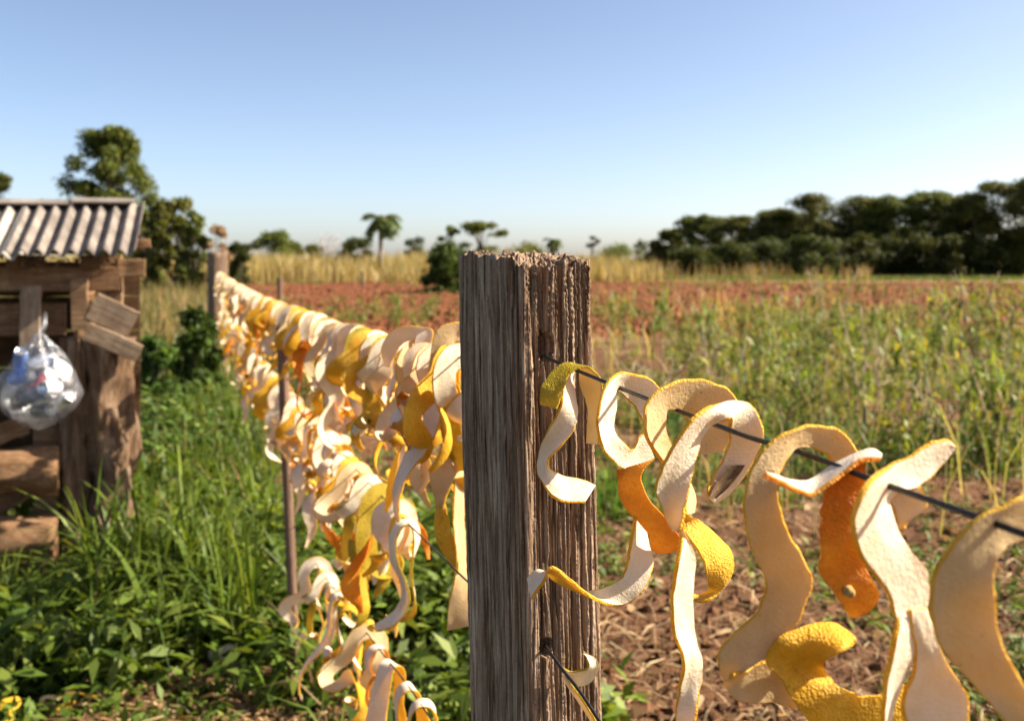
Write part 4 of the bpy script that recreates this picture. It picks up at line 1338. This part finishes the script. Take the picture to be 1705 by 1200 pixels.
def smooth_rows(A, k=1):
    for _ in range(k):
        A = A.copy(); A[1:-1] = (A[:-2] + 2 * A[1:-1] + A[2:]) / 4
    return A

def rails(pairs, Y0, W, pith, seed, origin, cup=.0016, per=7):
    """pairs: (ax, ay, bx, by, centre depth offset cm, tilt -1..1)"""
    A = []; Bp = []
    for p in pairs:
        ax, ay, bx, by = p[:4]; co = p[4] / 100 if len(p) > 4 else 0; tl_ = p[5] if len(p) > 5 else 0
        Yc = Y0 + co
        wpx = math.hypot(ax - bx, ay - by) / F * Yc
        need = math.sqrt(max(0, W * W - wpx * wpx))
        dz = tl_ * need / 2
        A.append(at(ax, ay, Yc + dz)); Bp.append(at(bx, by, Yc - dz))
    A = smooth_rows(crom(np.array([tuple(v) for v in A]), per), 2); Bp = smooth_rows(crom(np.array([tuple(v) for v in Bp]), per), 2)
    C = (A + Bp) / 2; d = Bp - A
    Wd = np.linalg.norm(d, axis=1); Bd = d / np.maximum(Wd, 1e-6)[:, None]
    T = np.gradient(C, axis=0)
    Nn = np.cross(T, Bd)
    for _ in range(3): Nn = smooth_rows(Nn)
    Nn /= np.maximum(np.linalg.norm(Nn, axis=1), 1e-9)[:, None]
    C = C - np.array(origin)
    return ribbon_meshes(C, Bd, Nn, np.maximum(Wd, .004), seed, 1 if pith == 'p' else -1, cup=cup)

def peel(label, cross, ribs, rind='yellow', pith=0, group='peels on the near wire right of the post', extra=None):
    """cross = (photo column, row) where it hangs on the wire; ribs = list of (pairs, width, pith side, dY)"""
    Y0 = fence_y(cross[0])
    org_ = at(cross[0], cross[1], Y0)
    e = empty('orange_peel', org_)
    for k, rb in enumerate(ribs):
        pairs, W, side = rb[:3]; dY = rb[3] if len(rb) > 3 else 0; rr = rb[4] if len(rb) > 4 else rind
        mp_, mr_ = rails(pairs, Y0 + dY, W, side, int(cross[0]) + k * 13, org_)
        mesh_obj('pith', mp_, PITH[pith], e); mesh_obj('rind', mr_, RIND[rr], e)
    tag(e, label, 'peel', group)
    return e

peel('short greenish peel hooked over the upper wire where it leaves the post', (958, 612), [([
    (902, 674, 925, 680, -2.2, .5), (901, 650, 935, 660, -2.0, .5), (912, 631, 942, 636, -1.2, .6), (931, 611, 950, 622, -.3, .9), (950, 605, 960, 615, .2, 1), (964, 613, 976, 611, .7, 1),
    (964, 636, 995, 624, 1.2, .9), (975, 664, 1003, 645, 1.5, .9), (979, 700, 999, 692, 1.7, .9), (978, 738, 996, 740, 1.7, .9)], .027, 'p')], 'green')
peel('S-curled pale peel dangling over the right face of the post below the hole', (950, 618), [([
    (946, 612, 955, 612, .2, -1), (938, 636, 952, 630, -.4, -.9), (936, 664, 960, 657, -1.0, -.8), (931, 688, 963, 687, -1.2, -.5), (908, 724, 957, 714, -.9, .2), (899, 751, 934, 743, -.5, .6), (896, 783, 913, 763, -.3, .4), (904, 807, 918, 781, -.7, -.2), (925, 828, 941, 791, -.9, -.9), (949, 837, 968, 797, -.6, -.9), (974, 836, 993, 806, -.2, -.7)], .036, 'p')], 'yellow', 1)
peel('ring of peel with orange tail and yellow curl reaching across the post', (1040, 648), [
    ([(1099, 648, 1072, 706, 2.6, -.4), (1085, 632, 1058, 678, 2.4, -.4), (1060, 625, 1045, 664, 1.8, -.4), (1030, 622, 1030, 652, .6, -.3), (1010, 642, 1027, 655, -.6, -.6), (997, 680, 1026, 682, -1.2, -.8), (994, 706, 1022, 712, -1.4, -.8), (1000, 742, 1033, 733, -1.4, -.7), (1015, 764, 1048, 748, -1.2, -.6), (1035, 779, 1056, 745, -.6, -.5), (1062, 776, 1064, 728, .1, -.3), (1090, 763, 1074, 722, .6, 0)], .029, 'p', 0, 'yellow'),
    ([(1028, 782, 1088, 765, -.9, 0), (1030, 800, 1068, 786, -1.1, .5), (1030, 815, 1072, 812, -1.1, .5), (1040, 845, 1092, 843, -1.0, .3), (1058, 864, 1116, 870, -.8, .1), (1078, 886, 1131, 890, -.5, 0), (1082, 905, 1130, 908, 0, .2), (1095, 919, 1122, 917, .5, .5)], .03, 'r', 0, 'orange'),
    ([(1058, 858, 1070, 858, .3, -.9), (1050, 905, 1080, 905, .2, -.9), (1043, 942, 1088, 943, -.2, -.5), (1030, 965, 1069, 985, -.8, .2), (1000, 979, 1037, 1007, -1.2, .3), (975, 986, 1005, 1002, -1.4, .7), (962, 986, 970, 978, -1.5, 1), (944, 978, 948, 960, -1.6, .9), (926, 966, 930, 947, -1.6, .9), (912, 954, 914, 945, -1.6, 1), (893, 946, 904, 970, -1.5, .8), (877, 962, 886, 997, -1.2, .6)], .029, 'p', 0, 'yellow')], 'yellow', 1)
peel('wide shaded loop of peel ending in a yellow leaf-shaped lobe', (1130, 683), [
    ([(1205, 752, 1160, 757, 1.8, 0), (1224, 715, 1156, 728, 1.9, 0), (1232, 680, 1148, 702, 1.8, 0), (1216, 652, 1138, 692, 1.4, 0), (1180, 637, 1128, 686, .8, 0), (1140, 632, 1118, 682, .1, 0), (1102, 645, 1112, 684, -.7, -.4), (1079, 670, 1109, 692, -1.2, -.7), (1073, 700, 1108, 712, -1.4, -.8), (1080, 735, 1112, 730, -1.2, -.7), (1102, 767, 1124, 752, -.4, -.6), (1122, 800, 1144, 786, .7, -.6), (1140, 834, 1158, 826, 1.2, -.8), (1144, 856, 1156, 853, .8, -1)], .032, 'p'),
    ([(1130, 858, 1140, 854, .4, .8), (1134, 880, 1162, 866, -.2, -.2), (1147, 900, 1190, 884, -.6, -.7), (1162, 920, 1213, 908, -.8, -.8), (1173, 942, 1224, 930, -.8, -.8), (1178, 962, 1221, 956, -.5, -.4), (1178, 981, 1202, 984, .2, .2), (1166, 993, 1176, 1001, .8, .9), (1152, 993, 1151, 999, 1.2, .6)], .036, 'r')], 'yellow', 2)
peel('rough white peel folded over the wire with brown decayed end and long pale tail', (1215, 716), [
    ([(1124, 884, 1134, 880, -1.0, .9), (1102, 845, 1142, 838, -1.5, .2), (1088, 812, 1150, 800, -1.8, -.2), (1106, 768, 1163, 748, -1.8, -.8), (1136, 719, 1178, 718, -1.6, -.9), (1168, 687, 1192, 705, -1.2, -.6), (1200, 671, 1207, 698, -.6, .3), (1228, 667, 1216, 696, .1, .7), (1252, 676, 1217, 704, .8, .5), (1266, 700, 1213, 720, 1.2, .2), (1271, 724, 1212, 740, 1.4, 0), (1262, 752, 1203, 765, 1.5, 0), (1245, 781, 1190, 788, 1.4, .2), (1222, 812, 1180, 806, 1.2, .3), (1190, 838, 1176, 824, .9, .5)], .034, 'r'),
    ([(1128, 872, 1140, 870, -.9, .5), (1136, 900, 1144, 898, -.8, -.3), (1126, 940, 1155, 930, -.6, -1), (1118, 997, 1153, 997, -.4, -1), (1123, 1051, 1158, 1054, -.2, -1), (1137, 1096, 1169, 1092, .1, -.9), (1132, 1137, 1172, 1128, .4, -.3), (1126, 1170, 1164, 1165, .3, .1), (1124, 1205, 1158, 1205, .1, .3), (1130, 1250, 1164, 1250, 0, .4)], .026, 'p')], 'yellow', 1)
pe = [o_ for o_ in bpy.data.objects if o_.get('label', '').startswith('rough white peel folded')][0]
mp_, mr_ = rails([(1240, 772, 1212, 775, 1.12, .2), (1230, 788, 1200, 793, 1.05, .3), (1216, 803, 1190, 804, .92, .3), (1202, 820, 1184, 815, .72, .4), (1192, 830, 1180, 824, .58, .5)], fence_y(1215), .028, 'r', 77, pe.location)
DECAY = mat_plain('decayed_brown_pith', (.10, .055, .022), .95, 0, 160, .6)
mesh_obj('decayed_patch', mp_, DECAY, pe); bpy.data.meshes.remove(mr_)
peel('long flat wavy shaded peel ending in a bright yellow crescent', (1340, 752), [
    ([(1436, 760, 1392, 782, 2.2, 0), (1410, 722, 1377, 758, 1.8, 0), (1377, 709, 1353, 747, 1.2, 0), (1340, 707, 1326, 748, .4, 0), (1303, 720, 1311, 764, -.4, 0), (1272, 745, 1299, 786, -.9, 0), (1250, 777, 1296, 806, -1.2, 0), (1240, 809, 1298, 830, -1.3, 0), (1238, 852, 1304, 860, -1.3, 0), (1243, 897, 1316, 892, -1.1, 0), (1256, 932, 1336, 930, -.8, 0), (1271, 956, 1351, 966, -.6, 0), (1272, 982, 1347, 988, -.5, 0), (1261, 1012, 1328, 1031, -.6, 0), (1228, 1048, 1303, 1066, -.8, 0), (1199, 1077, 1280, 1087, -1.0, 0), (1194, 1104, 1264, 1100, -1.1, .2), (1204, 1136, 1246, 1114, -1.0, .5)], .0285, 'p'),
    ([(1205, 1138, 1222, 1118, -.8, .7), (1225, 1163, 1246, 1110, -.4, 0), (1257, 1171, 1270, 1100, -.1, 0), (1290, 1172, 1294, 1096, .2, 0), (1326, 1182, 1312, 1104, .3, 0)], .026, 'p'),
    ([(1424, 1056, 1420, 1072, -.2, 0), (1405, 1044, 1406, 1081, -.4, .7), (1383, 1034, 1392, 1088, -.6, .7), (1340, 1040, 1378, 1098, -.8, .4), (1300, 1064, 1371, 1108, -.6, -.3), (1274, 1098, 1372, 1118, -.3, -.6), (1300, 1130, 1380, 1130, -.3, -.5), (1316, 1160, 1395, 1141, -.4, -.2), (1345, 1198, 1415, 1150, -.5, 0), (1400, 1228, 1440, 1156, -.4, 0), (1475, 1236, 1474, 1149, 0, 0), (1520, 1225, 1505, 1140, .4, 0)], .044, 'r', -.004)], 'yellow', 2)
e = peel('deep orange peel hanging from the wire with thin white upturned flap', (1405, 783), [
    ([(1278, 792, 1272, 785, -2.4, -.9), (1300, 806, 1292, 787, -2.0, -.9), (1330, 818, 1316, 797, -1.4, -.9), (1352, 823, 1342, 802, -.9, -.8), (1375, 808, 1362, 796, -.4, -1), (1400, 790, 1386, 776, 0, -1), (1430, 770, 1420, 756, .3, -1), (1452, 762, 1450, 748, .6, -1), (1467, 764, 1468, 756, .8, -1)], .024, 'p'),
    ([(1392, 786, 1440, 770, .4, .3), (1374, 810, 1438, 798, .2, 0), (1366, 852, 1428, 852, 0, 0), (1366, 895, 1424, 895, -.1, 0), (1368, 925, 1433, 925, 0, 0), (1362, 950, 1446, 948, .1, 0), (1380, 975, 1460, 972, 0, 0), (1398, 1000, 1464, 995, .2, 0), (1410, 1018, 1446, 1018, .5, .3), (1420, 1028, 1432, 1026, .7, .5)], .024, 'r')], 'orange', 1)
# the stem scar of that peel
mb = MB()
c0 = at(1415, 986, fence_y(1405) - .0055) - e.location
for k in range(7):
    a = 2 * PI * k / 7
mb.tube([c0 + Vector((0, .004, 0)), c0 + Vector((0, -.001, 0)), c0 + Vector((0, -.003, 0)), c0 + Vector((0, -.0035, 0))], [.0036, .0030, .0022, .0008], 9)
mb.build('stem_scar', mat_plain('stem_scar_tan', (.42, .27, .10), .95, 0, 400, .5, Specular_IOR_Level=.1), e)
peel('white forked peel split in two legs with an upturned flap', (1478, 806), [
    ([(1592, 740, 1588, 752, 2.6, 0), (1578, 730, 1575, 768, 2.4, 0), (1548, 736, 1553, 792, 1.9, 0), (1515, 754, 1528, 812, 1.2, 0), (1480, 776, 1498, 820, .2, 0), (1444, 811, 1477, 830, -.8, -.8), (1424, 852, 1484, 858, -1.1, -.9), (1423, 890, 1499, 892, -1.1, -.9), (1436, 928, 1522, 920, -1.0, -.8), (1463, 966, 1546, 952, -.8, -.6), (1481, 992, 1548, 985, -.7, -.5), (1487, 1026, 1543, 1026, -.7, -.5)], .035, 'p'),
    ([(1490, 1012, 1532, 1014, -.7, -.5), (1494, 1043, 1523, 1050, -.8, -.8), (1482, 1095, 1520, 1095, -.9, -.9), (1474, 1142, 1506, 1132, -.8, -.9), (1470, 1188, 1488, 1172, -.6, -.9), (1468, 1240, 1480, 1238, -.4, 1)], .022, 'p'),
    ([(1512, 1014, 1546, 1012, -.5, -.3), (1522, 1060, 1562, 1062, -.3, -.2), (1524, 1108, 1582, 1109, -.1, 0), (1507, 1150, 1608, 1142, .1, 0), (1505, 1182, 1614, 1172, .2, 0), (1520, 1222, 1610, 1220, .2, 0), (1540, 1250, 1590, 1250, .3, 0)], .03, 'p'),
    ([(1474, 806, 1534, 812, 1.0, 0), (1480, 830, 1546, 840, 1.3, 0), (1488, 852, 1524, 858, 1.4, 0), (1498, 880, 1506, 878, 1.4, .3)], .02, 'p')], 'yellow', 1)
peel('broad smooth shaded peel curving out of the right edge, nearest the viewer', (1650, 866), [
    ([(1790, 812, 1785, 893, 1.0, 0), (1745, 814, 1742, 895, .6, 0), (1705, 822, 1705, 901, .2, 0), (1673, 837, 1682, 908, -.1, 0), (1626, 859, 1666, 922, -.4, 0), (1590, 895, 1658, 942, -.6, 0), (1562, 937, 1655, 968, -.7, 0), (1548, 985, 1655, 1002, -.7, 0), (1553, 1045, 1660, 1045, -.5, 0), (1574, 1089, 1678, 1090, -.3, 0), (1611, 1132, 1702, 1135, 0, 0), (1642, 1166, 1730, 1170, .3, 0), (1680, 1210, 1770, 1210, .5, 0), (1725, 1260, 1810, 1250, .7, 0)], .03, 'p')], 'yellow', 2)
peel('small white crescent of peel on the lower wire in front of the post', (945, 1125), [
    ([(972, 1084, 970, 1088, -.2, 0), (986, 1091, 976, 1096, -.3, .3), (997, 1107, 980, 1108, -.4, .5), (988, 1130, 970, 1114, -.3, .5), (967, 1143, 952, 1118, -.1, .3), (942, 1130, 936, 1110, .1, .4)], .018, 'r', .05),
    ([(936, 1126, 942, 1122, 0, .8), (948, 1146, 955, 1142, -.4, .9), (966, 1172, 973, 1168, -.8, .9), (985, 1203, 992, 1199, -1.2, .9), (1002, 1232, 1008, 1229, -1.4, 1)], .018, 'p', .05)], 'green', 1, 'peels on the lower wire right of the post')

BEH = 'peels hanging just behind the near post'
peel('long chain of shaded peel hanging right behind the near post, green and gold lobes below', (745, 560), [
    ([(800, 537, 785, 568, .6, 0), (767, 535, 762, 568, .2, 0), (744, 538, 752, 578, -.4, 0), (727, 550, 748, 592, -.8, 0), (719, 572, 746, 606, -1.0, 0), (716, 605, 744, 622, -1.0, 0), (715, 632, 741, 640, -.8, .2), (721, 662, 734, 666, -.5, .5), (740, 668, 752, 655, 0, .6)], .033, 'p'),
    ([(744, 650, 758, 656, .2, .6), (735, 688, 764, 680, -.6, .2), (733, 720, 769, 720, -.9, .2), (744, 752, 774, 752, -.6, .3), (764, 784, 778, 781, 0, .6)], .032, 'r', 0, 'green'),
    ([(752, 660, 768, 660, .6, .5), (756, 700, 770, 702, .9, .7), (742, 742, 752, 740, .7, .6), (719, 775, 752, 765, .1, 0), (716, 800, 760, 788, -.3, 0), (724, 832, 742, 829, -.2, .6), (731, 850, 739, 848, 0, .8)], .031, 'p', 0, 'yellow'),
    ([(731, 836, 739, 834, 0, .8), (724, 872, 748, 870, -.3, .2), (729, 905, 757, 905, -.4, .1), (748, 935, 764, 936, -.2, .4), (760, 956, 764, 954, 0, .6)], .027, 'r', 0, 'yellow'),
    ([(752, 690, 764, 690, .9, -.8), (758, 740, 768, 740, 1.0, -.9), (758, 800, 772, 800, .9, -.8), (754, 860, 774, 865, .6, -.8), (760, 930, 778, 935, .3, -.8), (748, 1000, 782, 1000, 0, -.5), (742, 1050, 790, 1040, -.2, -.3)], .034, 'p', 0, 'yellow')], 'yellow', 2, BEH)
peel('broad sunlit white peel draped on the upper wire second behind the near post', (697, 560), [
    ([(640, 610, 648, 612, 1.4, .5), (634, 580, 656, 596, 1.2, .2), (650, 552, 668, 574, .8, 0), (673, 542, 684, 566, .3, 0), (700, 543, 698, 566, 0, .2), (722, 548, 692, 560, -.4, .3), (717, 580, 687, 590, -.8, .2), (713, 612, 684, 618, -.8, .2), (716, 640, 699, 646, -.5, .4), (721, 663, 717, 665, -.2, .7)], .034, 'r')], 'yellow', 1, BEH)
peel('orange hook-shaped curl dangling low beside the thin stake', (575, 790), [
    ([(566, 760, 580, 760, .5, .5), (590, 800, 604, 798, .4, .5), (596, 832, 606, 822, .2, .7), (572, 834, 577, 850, -.4, .7), (550, 835, 559, 852, -.7, .7), (537, 852, 551, 864, -.8, .7), (537, 872, 549, 872, -.7, .7), (545, 895, 554, 884, -.5, .6), (561, 914, 565, 892, -.1, .4), (584, 906, 578, 888, .3, .5), (608, 890, 600, 880, .6, .8)], .03, 'r', 0, 'orange'),
    ([(558, 900, 574, 902, -.1, .4), (562, 928, 570, 924, -.2, .7), (578, 957, 583, 951, 0, .8)], .016, 'r', 0, 'orange')], 'orange', 0, BEH)

# ------------------------------------------------------------------ free hanging peels on the long wires
def free_ribbon(seed, Lf, Lb, W, mode):
    """ribbon draped over a wire along local x; returns C, B, N, Wd arrays (apex at origin)"""
    r = random.Random(seed)
    ds = .005
    def leg(sign, L):
        P = Vector((0, 0, .003))
        T = Vector((0, sign, 0))
        if mode == 'drape': Nn = Vector((0, 0, 1))
        else:
            Nn = Vector((1, 0, .25)).normalized()
        tilt = r.uniform(-.5, .5)
        T = (T + Vector((tilt, 0, 0))).normalized(); Nn = (Nn - T * Nn.dot(T)).normalized()
        Rr = r.uniform(.014, .030) if mode == 'drape' else r.uniform(.024, .040)
        kn0 = r.choice((-1, 1)) * r.uniform(14, 66); tw = r.choice((-1, 1)) * r.uniform(3, 24); kg = r.uniform(-34, 34)
        if mode == 'edge': tw *= 1.5; kn0 *= 1.1; kg = r.choice((-1, 1)) * r.uniform(30, 62)
        f1, f2, f3 = [r.uniform(10, 38) for _ in range(3)]
        p1, p2, p3 = [r.uniform(0, 6) for _ in range(3)]
        if mode == 'edge': f2 = r.uniform(24, 52)
        out_ = [(P.copy(), T.copy(), Nn.copy())]
        s = 0
        arc = Rr * PI / 2 * .95
        n = int(L / ds)
        for i in range(n):
            s += ds
            if s < arc:
                Bv = T.cross(Nn)
                axis = T.cross(Vector((0, 0, -1)))
                if axis.length > 1e-4:
                    M = Matrix.Rotation(min(ds / Rr, T.angle(Vector((0, 0, -1)))), 3, axis.normalized())
                    T = M @ T; Nn = M @ Nn
            else:
                k = min(1, (s - arc) / (.07 if mode == 'edge' else .03)); kq = 1.0 if mode == 'edge' else k
                Bv = T.cross(Nn)
                M = Matrix.Rotation(ds * k * (kn0 * (.6 + math.sin(f1 * s + p1))), 3, Bv) @ Matrix.Rotation(ds * kq * kg * math.sin(f2 * s + p2), 3, Nn) @ Matrix.Rotation(ds * k * tw * (.5 + .8 * math.sin(f3 * s + p3)), 3, T)
                T = M @ T; Nn = M @ Nn
                axis = T.cross(Vector((0, 0, -1)))
                if axis.length > 1e-4:
                    M = Matrix.Rotation(ds * (26 + 40 * s) * axis.length, 3, axis.normalized())
                    T = M @ T; Nn = M @ Nn
            T.normalize(); Nn = (Nn - T * Nn.dot(T)).normalized()
            P = P + T * ds
            out_.append((P.copy(), T.copy(), Nn.copy()))
        return out_
    f = leg(-1, Lf); b = leg(1, Lb)
    seq = [(p, -t, n_) for p, t, n_ in reversed(b[1:])] + f[1:]
    C = np.array([tuple(a[0]) for a in seq]); T = np.array([tuple(a[1]) for a in seq]); Nn = np.array([tuple(a[2]) for a in seq])
    C = smooth_rows(C, 3); Nn = smooth_rows(Nn, 4); Nn /= np.linalg.norm(Nn, axis=1)[:, None]
    T = np.gradient(C, axis=0); T /= np.linalg.norm(T, axis=1)[:, None]
    B = np.cross(T, Nn); B /= np.linalg.norm(B, axis=1)[:, None]
    n = len(C); t = np.linspace(0, 1, n)
    o1 = r.uniform(0, 90)
    Wd = W * (.62 + .62 * vnoise(t * 6 + o1, t * 0 + .5, 17)) * np.minimum(1, .25 + 6 * t) * np.minimum(1, .2 + 5 * (1 - t))
    return C, B, Nn, Wd

rnd = random.Random(12)
variants = []
RN = ['yellow', 'yellow', 'orange', 'yellow', 'yellow', 'green', 'yellow']
for k in range(44):
    mode = 'edge' if k % 5 in (0, 2, 3) else 'drape'
    Lf = rnd.uniform(.20, .45); Lb = rnd.uniform(.12, .36)
    Wv = rnd.uniform(.032, .044) if mode == 'edge' else rnd.uniform(.027, .038)
    for tr_ in range(14):                       # keep the strips that hang close to the wire
        C, B, Nn, Wd = free_ribbon(900 + k + 100 * tr_, Lf, Lb, Wv, mode)
        if np.abs(C[:, 0]).max() < .075 and np.abs(C[:, 1]).max() < .085: break
    side = 1 if rnd.random() < .93 else -1
    mp_, mr_ = ribbon_meshes(C, B, Nn, Wd, k, side, cup=.003)
    rk = RN[k % 7]
    mp_.materials.append(PITH[(1, 1, 0, 1, 1)[k % 5]]); mr_.materials.append(RIND[rk])
    variants.append((mp_, mr_, mode, rk, side, C[:, 2].min()))
ORD = ['first', 'second', 'third', 'fourth', 'fifth', 'sixth', 'seventh', 'eighth', 'ninth', 'tenth', 'eleventh', 'twelfth', 'thirteenth', 'fourteenth', 'fifteenth', 'sixteenth', 'seventeenth', 'eighteenth', 'nineteenth', 'twentieth']
for t_ in ('twenty', 'thirty', 'forty', 'fifty', 'sixty', 'seventy', 'eighty', 'ninety'):
    if t_ != 'twenty': ORD.append(t_[:-1] + 'ieth')
    ORD += [t_ + '-' + o_ for o_ in ORD[:9]]
OTHERS = {'upper': [fence_y(745), fence_y(697)], 'middle': [fence_y(575)], 'lowest': []}
waz = math.atan2(-.949, .315)
def hang(D, Ys, wname, sel):
    Pp = crom(np.array([[y, d] for y, d in D], float), 12)
    for i, Y in enumerate(Ys):
        d = float(np.interp(Y, Pp[:, 0], Pp[:, 1]))
        k = sel(i)
        mp_, mr_, mode, rk, side, low = variants[k]
        e = empty('orange_peel', (fence_x(Y) + 0.0, Y, CAMZ - d + .001), waz + (rnd.uniform(-.1, .85) if mode == 'edge' else rnd.uniform(-.4, .4) + (PI if rnd.random() < .5 else 0)))
        sc = rnd.uniform(.85, 1.18); e.scale = (sc, sc, sc)
        mesh_obj('pith', mp_, None, e); mesh_obj('rind', mr_, None, e)
        look = {'yellow': 'yellow rinded', 'orange': 'orange rinded', 'green': 'greenish rinded'}[rk] + (' peel, pith outward,' if side > 0 else ' peel, rind outward,')
        nth = i + sum(1 for y_ in OTHERS[wname] if y_ < Y)
        if nth < len(ORD):
            tag(e, f'{look} {ORD[nth]} from the near post on the {wname} wire', 'peel', f'peels on the {wname} wire behind the post')
        else:
            where = 'behind the thin stake' if Y < 4.4 else ('midway to the far post' if Y < 6 else ('well towards the far post' if Y < 8 else 'beside the far post'))
            tag(e, f'tiny {look} on the crowded {wname} wire {where}', 'peel', f'peels on the {wname} wire {where}')
def spaced(y0, y1, a, b):
    out_ = []; y = y0
    while y < y1:
        out_.append(y); y += rnd.uniform(a, b) * (1 + .15 * y)
    return out_
edge_k = [k for k, v_ in enumerate(variants) if v_[2] == 'edge']
hang(D1, spaced(1.40, 10.2, .022, .048), 'upper', lambda i: rnd.choice(edge_k) if rnd.random() < .55 else rnd.randrange(44))
drape_k = [k for k, v_ in enumerate(variants) if v_[2] == 'drape']
hang(D2, spaced(1.72, 9.5, .034, .070), 'middle', lambda i: rnd.choice(drape_k) if rnd.random() < .45 else rnd.randrange(44))
hang(D3, spaced(1.62, 3.0, .06, .12), 'lowest', lambda i: rnd.choice(drape_k) if rnd.random() < .5 else rnd.randrange(44))

# peels dropped on the ground
def fallen(px, py, k, label, sc=.8):
    Y = CAMZ * F / (py - HOR)
    p = at(px, py, Y); z = gz(p.x, p.y)
    e = empty('fallen_peel', (p.x, p.y, z + .05), rnd.uniform(0, 6)); e.rotation_euler = (R(86), R(10), rnd.uniform(0, 6)); e.scale = (sc, sc * .6, sc)
    mp_, mr_ = variants[k][:2]
    mesh_obj('pith', mp_, None, e); mesh_obj('rind', mr_, None, e)
    tag(e, label, 'peel', 'peels on the ground')
fallen(350, 1106, 5, 'orange peel lying on the grass between the shed and the thin stake')
fallen(405, 1106, 1, 'white peel lying just right of the orange one on the ground')
fallen(458, 1088, 2, 'pale curled peel on the ground at the foot of the thin stake', .6)
fallen(28, 1192, 3, 'pale peel in the bottom left corner, left of another', .7)
fallen(70, 1194, 7, 'pale peel in the bottom left corner, right of another', .6)
fallen(120, 1196, 11, 'yellow peel scrap near the bottom left corner beside pale peels', .6)
